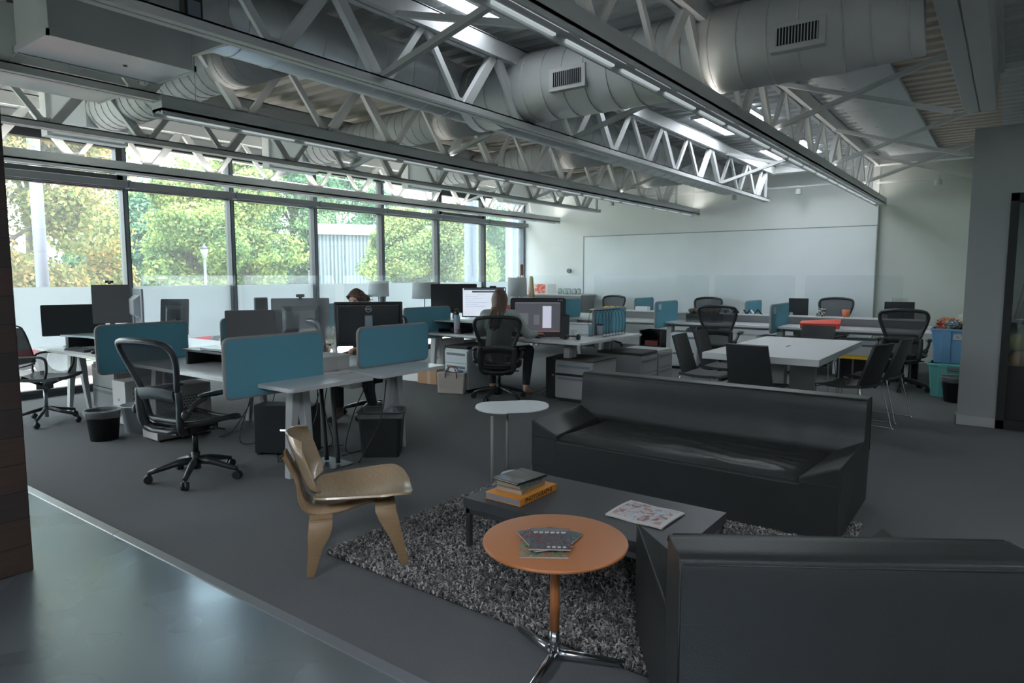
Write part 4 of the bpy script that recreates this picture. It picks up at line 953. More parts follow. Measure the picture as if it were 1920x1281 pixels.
monitor('tilted monitor with a yellow sticker behind the left divider', (-7.72, 3.90, .73), facing(330) + PI - .25, .30, .42, .08, back=mat('monitor_mid_grey', (100, 104, 108), .4), tilt=.22)
monitor('small grey monitor standing between the two near-bench screens', (-6.03, 3.92, .73), facing(487) + .5, .14, .14, .41, back=SCR_GREY, stand=True)
# row B monitors
monitor('plain black monitor left of the seated person on the middle bench', (-6.32, 7.16, .73), facing(855), .65, .41, .24, scr=BLK)
def doc(m, N, L, b):
    tc = N.new('ShaderNodeTexCoord'); br = N.new('ShaderNodeTexBrick'); br.inputs['Scale'].default_value = 6; br.inputs['Mortar Size'].default_value = .03
    cr = N.new('ShaderNodeValToRGB'); cr.color_ramp.elements[0].color = (*lin((196, 206, 220)), 1); cr.color_ramp.elements[1].color = (*lin((222, 228, 236)), 1)
    nz = N.new('ShaderNodeTexNoise'); nz.inputs['Scale'].default_value = 4; L.new(tc.outputs['Object'], nz.inputs['Vector']); L.new(nz.outputs['Fac'], cr.inputs['Fac'])
    L.new(cr.outputs['Color'], b.inputs['Base Color']); L.new(cr.outputs['Color'], b.inputs['Emission Color']); b.inputs['Emission Strength'].default_value = .45; b.inputs['Base Color'].default_value = (.02, .02, .02, 1)
DOC = screen_mat('document_screen', doc)
t, rot = monitor('lit monitor showing a document beside the seated person with long hair', (-5.67, 7.03, .73), facing(909), .59, .40, .21, scr=DOC)
MB().box(-.27, .27, -.004, -.003, .575, .598).build('menu_bar', emis('ui_dark', (60, 66, 78), .4), t)
MB().box(-.16, .26, -.004, -.003, .54, .565).build('toolbar', art('ui_bar', [(70, 74, 80), (200, 206, 214), (110, 116, 126)], 60, stretch=(8, 1, 1)), t)
UL = emis('ui_line', (150, 156, 170), .3)
for k_ in range(7): MB().box(-.25, -.25 + R.uniform(.12, .30), -.004, -.003, .51 - k_ * .026, .513 - k_ * .026).build('text_line', UL, t)
MB().cb((.12, .0, .615), (.09, .03, .03)).build('webcam', BLK, t, bevel=.005)
# pen display
PD = mat('pen_display_casing', (44, 46, 49), .4)
cc = on_y(1004, 598, 7.0)
t = thing('pen_display', 'large tilted black pen display showing a dark drawing program', 'monitor', (-4.74, 6.95, .73), facing(1006) - .04)
rot = Matrix.Translation((0, 0, .25)) @ Matrix.Rotation(-.30, 4, 'X')
MB().prism(rrect(.70, .50, .035), 0, .03, 0, rot @ Matrix(((1, 0, 0, 0), (0, 0, 1, 0), (0, 1, 0, 0), (0, 0, 0, 1)))).build('casing', PD, t, bevel=.004)
MB().box(-.29, .28, -.003, -.001, -.19, .19, 0, rot).build('screen', emis('ui_panel', (84, 86, 92), .3), t)
MB().box(-.285, .275, -.005, -.003, .178, .188, 0, rot).build('menu_bar', emis('ui_bar2', (122, 124, 130), .3), t)
MB().box(.06, .17, -.005, -.003, -.14, .14, 0, rot).build('document_page', emis('ui_page', (186, 188, 204), .45), t)
MB().box(-.27, -.12, -.005, -.003, -.10, .05, 0, rot).box(-.05, .02, -.005, -.003, -.1, .03, 0, rot).build('tool_panel', emis('ui_panel2', (110, 112, 118), .3), t)
MB().box(-.28, .27, -.005, -.003, -.188, -.178, 0, rot).build('status_bar', emis('ui_red', (170, 60, 80), .4), t)
MB().box(.25, .26, -.005, -.003, .21, .225, 0, rot).box(.275, .285, -.005, -.003, .21, .225, 0, rot).box(.3, .31, -.005, -.003, .21, .225, 0, rot).build('casing_marks', mat('mark_white', (200, 204, 206), .5), t)
MB().hexa([(-.12, .05, 0), (.12, .05, 0), (.12, .25, 0), (-.12, .25, 0)], [(-.08, .05, .2), (.08, .05, .2), (.08, .1, .24), (-.08, .1, .24)]).build('stand', BLK, t, bevel=.006)
t = thing('sticky_note', 'orange red paper notes stuck at the left edge of the pen display', 'note', (-5.10, 6.76, .98), facing(950)); MB().cb((0, 0, .10), (.1, .01, .1), rx=-.1).cb((0, -.03, -.01), (.1, .01, .1), rx=-.3).build('paper', mat('note_red', (222, 96, 78), .7), t)
# monitor riser + clutter row B left
t = thing('monitor_riser', 'wide pale monitor stand on the middle bench carrying the monitors', 'stand', (-5.95, 7.0, .73), math.radians(3))
MB().box(-.55, .5, -.22, .2, .14, .16).build('shelf_top', DESKTOP, t, bevel=.004); MB().box(-.55, -.53, -.2, .2, 0, .14).box(.48, .5, -.2, .2, 0, .14).box(-.53, .48, .18, .2, 0, .14).build('side_panel', BLK, t)
t = thing('monitor_riser', 'curved pale keyboard shelf stand on the far left desk', 'stand', (-7.7, 3.05, .73), math.radians(4))
MB().prism([(-.42, .2)] + [(-.42 + .84 * i / 12, -.16 - .0 + .07 * math.sin(PI * i / 12)) for i in range(13)] + [(.42, .2)], .12, .14).build('shelf_top', mat('glass_shelf', (168, 184, 190), .15), t)
MB().box(-.40, -.34, -.12, .18, 0, .12).box(.34, .4, -.12, .18, 0, .12).box(-.34, .34, .14, .18, 0, .12).build('side_panel', BLK, t)
def keyboard(label, loc, rz, w_=.43, m=BLK):
    t = thing('keyboard', label, 'keyboard', loc, rz); MB().hexa([(-w_ / 2, -.06, 0), (w_ / 2, -.06, 0), (w_ / 2, .06, 0), (-w_ / 2, .06, 0)], [(-w_ / 2, -.06, .01), (w_ / 2, -.06, .01), (w_ / 2, .06, .02), (-w_ / 2, .06, .02)]).build('tray', m, t, bevel=.002)
    k_ = MB()
    for r_ in range(5):
        for c_ in range(15): k_.cb((-w_ / 2 + .02 + c_ * (w_ - .04) / 14, -.046 + r_ * .023, .017 + r_ * .002), (.02, .017, .008))
    k_.build('keys', mat('keycaps', (60, 63, 66), .5), t); return t
keyboard('black keyboard under the curved shelf on the far left desk', (-7.62, 2.86, .73), .05)
def mouse(label, loc, rz=0): 
    t = thing('computer_mouse', label, 'mouse', loc, rz); MB().ell((0, 0, .012), (.03, .05, .022), 14).build('shell', BLK, t); return t
mouse('black mouse beside the keyboard on the far left desk', (-7.22, 2.85, .733))
mouse('black mouse under the hand of the person with long hair', (-4.63, 6.80, .733))
t = thing('desk_phone', 'black desk telephone beside the far left keyboard', 'phone', (-6.95, 2.92, .73), .3)
MB().hexa([(-.1, -.1, 0), (.1, -.1, 0), (.1, .1, 0), (-.1, .1, 0)], [(-.1, -.1, .03), (.1, -.1, .03), (.1, .1, .1), (-.1, .1, .1)]).build('phone_base', BLK, t, bevel=.006); MB().caps((-.07, -.07, .06), (-.07, .08, .12), .022, .022).build('handset', BLK, t)
t = thing('laptop', 'closed grey laptop on a black riser behind the empty office chair', 'laptop', (-5.36, 3.12, .73 + .14), .06); MB().prism(rrect(.36, .25, .02), 0, .018).build('laptop_body', mat('laptop_grey', (120, 124, 128), .35, metal=.5), t, bevel=.003)
t = thing('monitor_riser', 'low black stand with a deep front behind the empty office chair', 'stand', (-5.42, 3.14, .73), .04); MB().box(-.36, .36, -.16, .16, .115, .135).build('shelf_top', BLK, t, bevel=.003); MB().box(-.34, -.31, -.14, .14, 0, .115).box(.31, .34, -.14, .14, 0, .115).box(-.31, .31, .1, .14, 0, .115).build('side_panel', BLK_M, t)
t = thing('docking_box', 'small black box on the desk in front of the laptop riser', 'box', (-4.83, 2.86, .73), .3); MB().cb((0, 0, .018), (.11, .08, .035)).build('casing', BLK, t, bevel=.005); MB().cb((.03, -.0405, .018), (.03, .002, .01)).build('port', STEEL, t)
t = thing('cardboard_box', 'low white carton on the desk between the two blue dividers', 'box', (-4.50, 3.50, .73), math.radians(4))
BXW = mat('carton_white', (190, 186, 182), .75); MB().box(-.13, .13, -.14, .14, 0, .115).build('carton', BXW, t, bevel=.003); MB().hexa([(-.14, -.15, .105), (.14, -.15, .105), (.14, .15, .105), (-.14, .15, .105)], [(-.14, -.15, .12), (.14, -.15, .12), (.14, .15, .12), (-.14, .15, .12)]).build('lid', BXW, t)
t = thing('paper_pile', 'thin stack of paper sheets at the edge of the near desk', 'paper', (*on_z(636, 700, .731).to_tuple()[:2], .73), .35); MB().cb((0, 0, .004), (.1, .22, .008)).build('sheets', mat('paper_white', (200, 200, 200), .8), t)
# ---------------- pedestals
pedestal('white drawer pedestal with a black cushion left of the seated person', (-5.68, 6.75, 0), math.radians(-2), .40, .56, .56, fronts=[.34, .33, .33], cushion=True)
t = pedestal('grey cabinet with one drawer and a dark slot behind the left end of the sofa', (-4.06, 6.98, 0), math.radians(0), .52, .56, .50, m=PEDG, fronts=[.34, .66]); 
MB().box(-.24, .24, -.292, -.281, .318, .345).build('slot', BLK_M, t)
MB().box(-.27, .27, -.29, .28, .50, .515).build('cabinet_top', PEDD, t, bevel=.003)
pedestal('long grey pedestal with a dark cushion top between the desks, its drawers facing right', (-3.95, 7.86, 0), math.radians(90), .5, .62, .50, m=PEDG, cushion=True)
pedestal('grey pedestal behind the cushioned one, with sloping drawer pulls', (-3.98, 8.5, 0), math.radians(90), .46, .56, .50, m=PEDG)
pedestal('white two drawer pedestal with a note on it beside the meeting table chairs', (-4.22, 10.5, 0), math.radians(14), .42, .56, .575)
t = thing('note', 'small white paper note stuck on the two drawer pedestal', 'note', (*on_z(1271, 672, .27).to_tuple()[:2], .22), math.radians(14)); p_ = Vector((-4.22, 10.5, 0)) + Matrix.Rotation(math.radians(14), 3, 'Z') @ Vector((.01, -.283, .24)); t.location = p_; MB().box(-.05, .05, 0, .002, -.04, .04).build('paper', mat('paper_white', (200, 200, 200), .8), t)
pedestal('white low pedestal under the far bench, seen below the meeting table', (-2.9, 10.9, 0), 0, .5, .5, .55)
pedestal('white pedestal under the far bench behind the yellow ledge', (-1.75, 11.0, 0), 0, .6, .5, .56)
t = thing('open_shelf_box', 'dark open box of red and black odds and ends under the far bench', 'box', (-4.95, 10.9, 0)); MB().box(-.2, .2, -.2, .2, 0, .02).box(-.2, -.18, -.2, .2, 0, .55).box(.18, .2, -.2, .2, 0, .55).box(-.2, .2, .18, .2, 0, .55).box(-.2, .2, -.2, .2, .27, .29).build('carcass', BLK, t); MB().cb((0, -.05, .33), (.24, .2, .08)).build('contents', mat('dull_red', (120, 40, 44), .6), t)
# perforated white computer towers under near bench
TOW = mat('tower_white', (186, 184, 182), .45)
def tower(label, loc, rz, m=TOW, w_=.2, d_=.46, h=.44, lit=False):
    t = thing('computer_tower', label, 'computer', loc, rz); MB().box(-w_ / 2, w_ / 2, -d_ / 2, d_ / 2, .015, h).build('case', m, t, bevel=.006)
    v = MB()
    for i in range(9):
        for j in range(10): v.add([(w_ / 2 + .0005, -d_ * .32 + j * .03 + (i % 2) * .015, h * .35 + i * .026), (w_ / 2 + .0005, -d_ * .32 + j * .03 + .009 + (i % 2) * .015, h * .35 + i * .026 + .008), (w_ / 2 + .0005, -d_ * .32 + j * .03 + (i % 2) * .015, h * .35 + i * .026 + .016), (w_ / 2 + .0005, -d_ * .32 + j * .03 - .009 + (i % 2) * .015, h * .35 + i * .026 + .008)], [(0, 1, 2, 3)])
    v.build('vent_holes', BLK_M, t)
    MB().box(-w_ / 2, w_ / 2, -d_ / 2 + .02, -d_ / 2 + .05, 0, .016).box(-w_ / 2, w_ / 2, d_ / 2 - .05, d_ / 2 - .02, 0, .016).build('foot', BLK, t)
    MB().box(-.012, .012, -d_ / 2 - .003, -d_ / 2, h * .55, h * .60).build('front_badge', MULL_L, t)
    if lit: MB().box(w_ / 2, w_ / 2 + .002, -.02, .05, h * .5, h * .53).build('status_light', emis('cyan_led', (120, 220, 240), 3), t)
    return t
tower('white perforated computer tower behind the white bin', (-7.12, 3.22, 0), math.radians(2), w_=.26, h=.45)
tower('white perforated computer tower right of the white bin', (-6.22, 3.12, 0), math.radians(0), d_=.52, w_=.28, h=.49)
tower('black computer tower with a small cyan light under the near desk', (-4.85, 3.36, 0), math.radians(-60), m=BLK, w_=.2, d_=.5, h=.42, lit=True)
tower('black computer tower standing right of the long haired person', (-4.47, 7.05, 0), math.radians(10), m=BLK, w_=.19, d_=.45, h=.5)
tower('pale computer tower under the middle bench behind the felt divider', (-6.42, 7.15, 0), math.radians(0), h=.6)
# cable tangles
for i in range(9):
    x = -5.6 + i * .2; y = 3.3 + R.uniform(-.2, .4)
    cable('loose black cable under the near desk, %s from the left' % ORD[i], [(x, y + .1, .66), (x + R.uniform(-.1, .1), y, .35), (x + R.uniform(-.2, .2), y + R.uniform(-.2, .1), .05), (x + R.uniform(-.3, .3), y + R.uniform(-.3, .2), .012), (x + R.uniform(-.5, .5), y + R.uniform(-.3, .2), .012)], .0045, group='loose cables under the near desk')
for i in range(4):
    x = -4.35 - i * .06; cable('loose black cable beside the black tower right of the seated person, %s of four' % ORD[i], [(x, 7.2, .5), (x - .05, 7.0, .15), (x - .1 - .05 * i, 6.9, .012), (x - .25, 6.98 - .05 * i, .012)], .004, group='cables beside the seated person')
# ---------------- small things, row B right end
def lamp(label, px, pyb, y, rr=.2, hs=.27, zb=None):
    c = on_y(px, pyb, y); t = thing('table_lamp', label, 'lamp', (c.x, y, .73)); z0 = c.z - .73
    MB().lathe([(rr * .97, z0), (rr, z0), (rr * .95, z0 + hs), (rr * .92, z0 + hs)], n=36).build('lamp_shade', LAMPSH, t)
    MB().cyl((0, 0, .015), (0, 0, z0 + .12), .009, n=10).build('pole', STEEL, t); MB().lathe([(.09, 0), (.09, .012), (.02, .02)], n=24).build('base', STEEL, t)
    return t
lamp('white drum lamp behind the large black monitor, before a window post', 710, 556, 7.75, .175, .26)
lamp('white drum lamp just left of the plain black monitor', 796, 560, 7.75, .20, .26)
lamp('grey drum lamp between the document monitor and the coloured drawings', 970, 556, 7.85, .14, .27)
BOT = D.materials.new('bottle_gradient'); BOT.use_nodes = True; N = BOT.node_tree.nodes; L = BOT.node_tree.links; b = N['Principled BSDF']
tc = N.new('ShaderNodeTexCoord'); sx = N.new('ShaderNodeSeparateXYZ'); cr = N.new('ShaderNodeValToRGB'); mr = N.new('ShaderNodeMapRange'); mr.inputs['From Max'].default_value = .26
cr.color_ramp.elements[0].color = (*lin((186, 170, 182)), 1); cr.color_ramp.elements[1].color = (*lin((104, 160, 182)), 1); cr.color_ramp.elements[0].position = .3
L.new(tc.outputs['Object'], sx.inputs[0]); L.new(sx.outputs['Z'], mr.inputs['Value']); L.new(mr.outputs[0], cr.inputs['Fac']); L.new(cr.outputs['Color'], b.inputs['Base Color']); b.inputs['Roughness'].default_value = .4
t = thing('water_bottle', 'tall drinking flask fading from blue to lilac on the middle bench', 'bottle', (-5.9, 6.74, .73))
MB().lathe([(.04, 0), (.042, .01), (.042, .21), (.034, .24), (.028, .25)], n=24).build('flask', BOT, t); MB().lathe([(.03, .25), (.032, .285), (.02, .295)], n=20).tube(spline([(.03, 0, .28), (.035, 0, .315), (0, 0, .325), (-.035, 0, .31), (-.04, 0, .27)], 4), .006, 6).build('lid', BLK, t)
t = thing('paper_tray', 'black letter tray of papers below the pale monitor stand', 'tray', (-6.0, 6.82, .73)); MB().box(-.2, .2, -.12, .12, 0, .01).box(-.2, .2, -.12, .12, .05, .055).box(-.2, -.19, -.12, .12, 0, .055).box(.19, .2, -.12, .12, 0, .055).build('tray', BLK, t)
t = thing('phone_stand', 'black speaker leaning upright at the right of the pen display', 'speaker', (-4.36, 6.98, .73), .4); MB().hexa([(-.05, -.05, 0), (.05, -.05, 0), (.05, .06, 0), (-.05, .06, 0)], [(-.035, .03, .29), (.045, .03, .29), (.045, .08, .29), (-.035, .08, .29)]).build('casing', BLK, t, bevel=.01); MB().hexa([(-.045, -.053, .02), (.045, -.053, .02), (.045, -.05, .02), (-.045, -.05, .02)], [(-.03, .022, .27), (.04, .022, .27), (.04, .026, .27), (-.03, .026, .27)]).build('front_grille', CHFRAME, t)
t = thing('mug', 'white mug behind the headset on the middle bench', 'mug', (*on_z(1078, 632, .73).to_tuple()[:2], .73)); c = MB(); c.lathe([(.035, 0), (.042, .005), (.042, .09), (.038, .09), (.036, .008), (.0005, .008)], n=24).build('cup', W_WALL, t); MB().tube(spline([(.04, 0, .075), (.07, 0, .07), (.07, 0, .03), (.04, 0, .02)], 4), .006, 6).build('handle', W_WALL, t)
t = thing('headset', 'black headset lying on the middle bench beside the mug', 'headset', (*on_z(1072, 637, .73).to_tuple()[:2], .73), .4); MB().tube(spline([(-.08, 0, .03), (-.06, .1, .03), (0, .14, .03), (.06, .1, .03), (.08, 0, .03)], 5), .009, 8).build('headband', BLK, t)
for q in (-1, 1): MB().ell((q * .08, 0, .03), (.028, .04, .04), 12).build('ear_cup', BLK, t)
t = thing('tumbler', 'small grey tumbler in front of the wire file rack', 'cup', (*on_z(1125, 629, .73).to_tuple()[:2], .73)); MB().lathe([(.036, 0), (.045, .125), (.045, .13)], n=24).build('cup', mat('tumbler_grey', (168, 172, 178), .4), t); MB().lathe([(.047, .13), (.047, .145), (.03, .15)], n=24).build('lid', BLK, t)
t = thing('carton', 'white carton beside the mug on the middle bench', 'box', (-4.62, 7.78, .73), .1); MB().box(-.2, .2, -.14, .14, 0, .12).build('carton', W_WALL, t, bevel=.004); MB().box(-.2, .2, -.14, .14, .121, .13).build('flaps', BXW, t)
WIRE = mat('black_wire', (36, 38, 40), .35)
t = thing('file_rack', 'black wire file rack of tall arches standing on the middle bench', 'rack', (-4.15, 7.72, .73), 0)
for i in range(8):
    y = -.34 + i * .085; hh = .33 - .0 * i
    MB().tube(spline([(-.1, y, 0.004), (-.1, y, hh - .08), (-.06, y, hh - .01), (0, y, hh), (.06, y, hh - .01), (.1, y, hh - .08), (.1, y, 0.004)], 4), .0032, 6).build('arch', WIRE, t)
MB().tube([(-.1, -.34, .004), (-.1, .255, .004)], .0035, 6).tube([(.1, -.34, .004), (.1, .255, .004)], .0035, 6).build('base_rail', WIRE, t)
# drawings and tubes near the window corner (on a credenza by the far corner)
t = thing('credenza', 'low pale credenza in the corner below the coloured drawings', 'cabinet', (-8.5, 12.95, 0)); MB().box(-.8, 1.0, -.3, .3, .05, 1.05).build('body', PEDG, t, bevel=.004); MB().box(-.82, 1.02, -.32, .32, 1.05, 1.08).build('cabinet_top', DESKTOP, t, bevel=.003)
dm = art('drawing_red', [(226, 90, 96), (216, 120, 110), (226, 200, 150), (210, 190, 200), (232, 232, 230)], 9, .8, True)
for px, l, m_, w_ in ((1012, 'child style drawing in red and yellow leaning on the far wall', dm, .30), (1034, 'pale sheet with a small pink mark leaning beside the red drawing', mat('paper_white', (214, 216, 216), .8), .22)):
    c = on_y(px, 549, 13.1); t = thing('drawing', l, 'drawing', (c.x, 13.1, 1.08)); MB().box(-w_ / 2, w_ / 2, 0, .01, 0, .22).build('sheet', m_, t)
TUBES = ((955, 'tan cardboard', (196, 160, 120), .0, .34), (966, 'white', (220, 226, 228), .08, .36), (978, 'tall brown', (120, 90, 74), .0, .62), (983, 'white second', (226, 230, 232), -.06, .38), (993, 'pink beige', (214, 176, 156), .04, .36), (1000, 'olive tan', (160, 150, 110), -.05, .34))
t = thing('tube_holder', 'tall pale holder box in the window corner keeping the paper rolls', 'box', (-8.85, 12.2, 0)); MB().box(-.32, .5, -.12, .12, 0, 1.02).build('carcass', PEDG, t)
for px, l, c_, tl, hh in TUBES:
    c = on_y(px, 545, 12.2); o = MB().cyl((0, 0, 0), (tl, 0, hh + .1), .035, n=14).build('paper_roll', mat('roll_' + l.replace(' ', '_'), c_, .8), loc=(c.x, 12.2, 1.02)); tag(o, l + ' roll of paper standing in the window corner', 'roll')
t = thing('glass_clutter', 'heap of clear glass jars on the corner credenza by the drawings', 'jars', (on_y(1068, 556, 12.9).x, 12.9, 1.08)); GL = glassy('jar_glass', (.8, .84, .84), .3)
for k_ in range(5): MB().lathe([(.04, 0), (.05, .02), (.05, .1), (.03, .13)], c=(-.25 + k_ * .12, R.uniform(-.05, .05), 0), n=14).build('jar', GL, t)
o = MB().cyl((0, 0, 0), (0, -.03, 0), .05, n=20).build('wall_bumper', MULL_L, loc=(on_y(1067, 508, 13.29).x, 13.29, on_y(1067, 508, 13.29).z)); tag(o, 'round grey knob fixed on the white wall left of the whiteboard', 'knob')
# ---------------- far bench items
t = thing('yellow_items', 'row of yellow packets on the far bench left of its first chair', 'packets', (-5.95, 11.25, .866)); 
for k_ in range(4): MB().ell((-.15 + k_ * .12, 0, .03), (.07, .05, .03), 10).build('packet', mat('yellow_pack', (236, 196, 90), .5), t)
t = thing('tray_stack', 'clear plastic boxes with fruit on the far bench right of the first divider', 'container', (-4.05, 10.85, .73)); MB().box(-.26, .26, -.15, .15, 0, .14).build('box', GL, t)
for k_ in range(12): MB().ell((-.2 + (k_ % 6) * .08, -.06 + (k_ // 6) * .1, .18), (.045,) * 3, 8).build('contents', mat('dull_brown', (110, 96, 88), .7), t)
RED = mat('red_box', (216, 74, 52), .5)
c = on_z(1527, 616, .73); t = thing('red_case', 'long orange red case lying on the far bench above the meeting table', 'case', (c.x + .05, c.y + .1, .73), .15)
MB().box(-.26, .26, -.09, .09, 0, .07).build('case_body', RED, t, bevel=.006); MB().hexa([(-.27, -.1, .07), (.27, -.1, .07), (.27, .1, .07), (-.27, .1, .07)], [(-.25, -.02, .10), (.28, -.02, .14), (.28, .08, .14), (-.25, .08, .10)]).build('lid', RED, t, bevel=.004)
CHK = D.materials.new('checker_cup'); CHK.use_nodes = True; N = CHK.node_tree.nodes; L = CHK.node_tree.links; b = N['Principled BSDF']; ck = N.new('ShaderNodeTexChecker'); tc = N.new('ShaderNodeTexCoord')
ck.inputs['Scale'].default_value = 40; ck.inputs['Color1'].default_value = (.7, .7, .7, 1); ck.inputs['Color2'].default_value = (.02, .02, .02, 1); L.new(tc.outputs['Object'], ck.inputs['Vector']); L.new(ck.outputs['Color'], b.inputs['Base Color'])
for px, m_, l in ((1541, CHK, 'black and white checked cup on the shelf of the far bench'), (1586, art('orange_cup', [(210, 100, 60), (226, 150, 110), (190, 80, 50)], 40), 'orange patterned cup on the shelf of the far bench')):
    c = on_y(px, 593, 11.25); o = MB().lathe([(.045, 0), (.06, .12), (.055, .12), (.045, .01)], n=24).build('cup', m_, loc=(c.x, 11.25, .866)); tag(o, l, 'cup')
t = thing('zigzag_sign', 'black and white zigzag letters standing on the far bench shelf', 'sign', (on_y(1398, 590, 11.25).x, 11.22, .866))
for k_ in range(9):
    q = 1 if k_ % 2 else -1; MB().hexa([(-.27 + k_ * .06 - .012, -.01, 0 if q > 0 else .075), (-.27 + k_ * .06 + .012, -.01, 0 if q > 0 else .075), (-.27 + k_ * .06 + .012, .01, 0 if q > 0 else .075), (-.27 + k_ * .06 - .012, .01, 0 if q > 0 else .075)],
         [(-.21 + k_ * .06 - .012, -.01, .075 if q > 0 else 0), (-.21 + k_ * .06 + .012, -.01, .075 if q > 0 else 0), (-.21 + k_ * .06 + .012, .01, .075 if q > 0 else 0), (-.21 + k_ * .06 - .012, .01, .075 if q > 0 else 0)]).build('letter', BLK if k_ % 3 else W_WALL, t)
c = on_y(1496, 594, 11.5); t = thing('picture_frame', 'small black framed panel on the far bench right of the second divider', 'frame', (c.x, 11.5, .73)); MB().box(-.15, .15, 0, .02, .1, .40).build('panel', BLK, t); MB().box(-.13, -.08, -.003, 0, .12, .17).build('sticker', mat('paper_white', (200, 200, 200), .8), t); MB().box(-.03, .03, 0, .08, 0, .1).build('foot', BLK, t)
c = on_y(1205, 580, 11.25); t = thing('white_box', 'small white box on the far bench shelf before the small blue divider', 'box', (c.x, 11.25, .866)); MB().box(-.12, .12, -.06, .06, 0, .07).build('carton', W_WALL, t, bevel=.003)
t = thing('yellow_shelf', 'yellow topped storage ledge under the far bench behind the meeting chairs', 'shelf', (-1.45, 10.72, 0)); MB().box(-.55, .5, -.1, .1, .30, .34).build('shelf_top', mat('mustard', (222, 176, 40), .6), t, bevel=.004)
for k_ in range(6): MB().box(-.5 + k_ * .18, -.48 + k_ * .18, -.08, -.06, 0, .30).build('post', STEEL, t)
MB().box(-.54, .49, .02, .09, 0, .30).build('rear_box', BLK_M, t)
c = on_y(1690, 560, 12.3); t = thing('plastic_case', 'small clear case on the far desk above the right hand office chair', 'case', (c.x + .02, 12.0, .73)); MB().box(-.2, .2, -.1, .0, 0, .36).build('panel', BLK_M, t); MB().box(-.1, .1, -.08, -.02, .36, .42).build('case_top', GL, t)
# stickers on dividers
for (x, y) in ((-4.58, 10.25), (-2.79, 10.33)):
    o = MB().box(0, .003, -.06, .06, -.05, .05).build('sticker', mat('sticker_pale', (176, 200, 210), .6), loc=(x, y, .98)); tag(o, 'white sticker on a far bench divider, ' + ('left one' if x < -4 else 'right one'), 'sticker')
# ---------------- meeting table
t = thing('meeting_table', 'large white meeting table with thick top and grey pedestal legs', 'table', (-1.91, 7.66, 0))
MB().box(-.55, .55, -1.11, 1.11, .665, .73).build('table_top', DESKTOP, t, bevel=.003)
for y in (-.62, .72): MB().box(-.14, .14, y - .06, y + .06, 0, .665).build('pedestal_leg', mat('table_pedestal', (140, 141, 141), .5), t, bevel=.004)
MB().box(-.04, .04, -.62, .72, .6, .66).build('under_beam', PEDG, t)
MB().box(-.012, .012, -.08, .08, .7302, .7312).build('cable_slot', BLK, t)
# side chairs around
side_chair('black side chair at the near end of the meeting table, its back to the camera', (-1.93, 6.62, 0), math.radians(-4))
side_chair('black side chair at the left of the meeting table, nearer one', (-2.62, 7.05, 0), math.radians(-88))
side_chair('black side chair at the left of the meeting table, farther one', (-2.66, 7.75, 0), math.radians(-90))
side_chair('black side chair at the right of the meeting table, nearest with chrome legs showing', (-1.20, 7.24, 0), math.radians(74))
side_chair('black side chair at the right of the meeting table, behind the nearest', (-1.10, 7.98, 0), math.radians(80))
side_chair('black side chair at the far end of the meeting table facing the camera', (-1.95, 8.98, 0), math.radians(180))
# ---------------- office chairs
aeron('empty black mesh office chair turned sideways in front of the near bench', (-4.80, 2.53, 0), math.radians(10), spin=.35, lean=.1)
aeron('black mesh office chair the long haired person sits in', (-4.93, 6.40, 0), math.radians(33), spin=.5, dz=-.04)
aeron('black mesh office chair at the far bench left of the meeting table', (-3.42, 9.85, 0), math.radians(6), spin=.2)
aeron('black mesh office chair at the right end of the far bench beside the blue bins', (-1.08, 10.12, 0), math.radians(2), spin=.94)
aeron('black mesh office chair behind the far bench, left of the small divider', (-6.8, 12.55, 0), math.radians(176))
aeron('black mesh office chair behind the far bench, partly hidden by the nearer one', (-4.72, 12.55, 0), math.radians(180))
aeron('black mesh office chair behind the far bench, with cups on the shelf before it', (-2.42, 12.5, 0), math.radians(180), dz=.04)
aeron('black office chair under the person with the bun', (-5.47, 4.87, 0), math.radians(200), spin=.3)
# left task chair with loop arms
t = thing('task_chair', 'grey task chair with loop armrests at the far left desk', 'chair', (-7.84, 2.60, 0), math.radians(-46))
for k_ in range(5):
    a = .2 + 2 * PI * k_ / 5; c, s_ = math.cos(a), math.sin(a)
    l = MB().tube([(c * .03, s_ * .03, .15), (c * .15, s_ * .15, .12), (c * .31, s_ * .31, .085)], [.02, .018, .014], 8).build('base_arm', CHFRAME, t)
    MB().ell((c * .315, s_ * .315, .034), (.03, .03, .034), 12).cyl((c * .312, s_ * .312, .05), (c * .312, s_ * .312, .085), .01, n=8).build('caster', BLK, l)
MB().cyl((0, 0, .06), (0, 0, .42), .018, n=12).build('gas_column', STEEL, t)
MB().bar((0, 0, .38), (.2, -.12, .5), .05, .03).bar((0, 0, .38), (-.2, -.12, .5), .05, .03).bar((0, 0, .38), (.18, .14, .46), .05, .03).bar((0, 0, .38), (-.18, .14, .46), .05, .03).cb((0, 0, .38), (.1, .12, .06)).build('under_frame', CHFRAME, t, bevel=.006)
MB().sheet(lambda u, v: ((u - .5) * .46, -.2 + v * .45, .485 - .02 * math.sin(PI * v) + .015 * (2 * u - 1) ** 2), 10, 10, .03).build('seat', CHFRAME, t)
MB().sheet(lambda u, v: ((u - .5) * (.46 - .05 * v), -.22 - .10 * v + .03 * (2 * u - 1) ** 2, .60 + v * .36), 10, 10, .008).build('back_mesh', MESHF, t)
MB().tube(spline([(-.22, -.2, .58), (-.23, -.22, .7), (-.21, -.3, .96), (0, -.33, .97), (.21, -.3, .96), (.23, -.22, .7), (.22, -.2, .58), (0, -.23, .57), (-.22, -.2, .58)], 4), .009, 7).build('back_frame', CHFRAME, t)
for q in (-1, 1): MB().tube(spline([(q * .2, -.2, .46), (q * .25, -.24, .55), (q * .27, -.2, .68), (q * .27, 0, .70), (q * .27, .14, .69), (q * .26, .16, .6), (q * .22, .12, .48)], 5), .013, 8).build('loop_arm', CHFRAME, t)
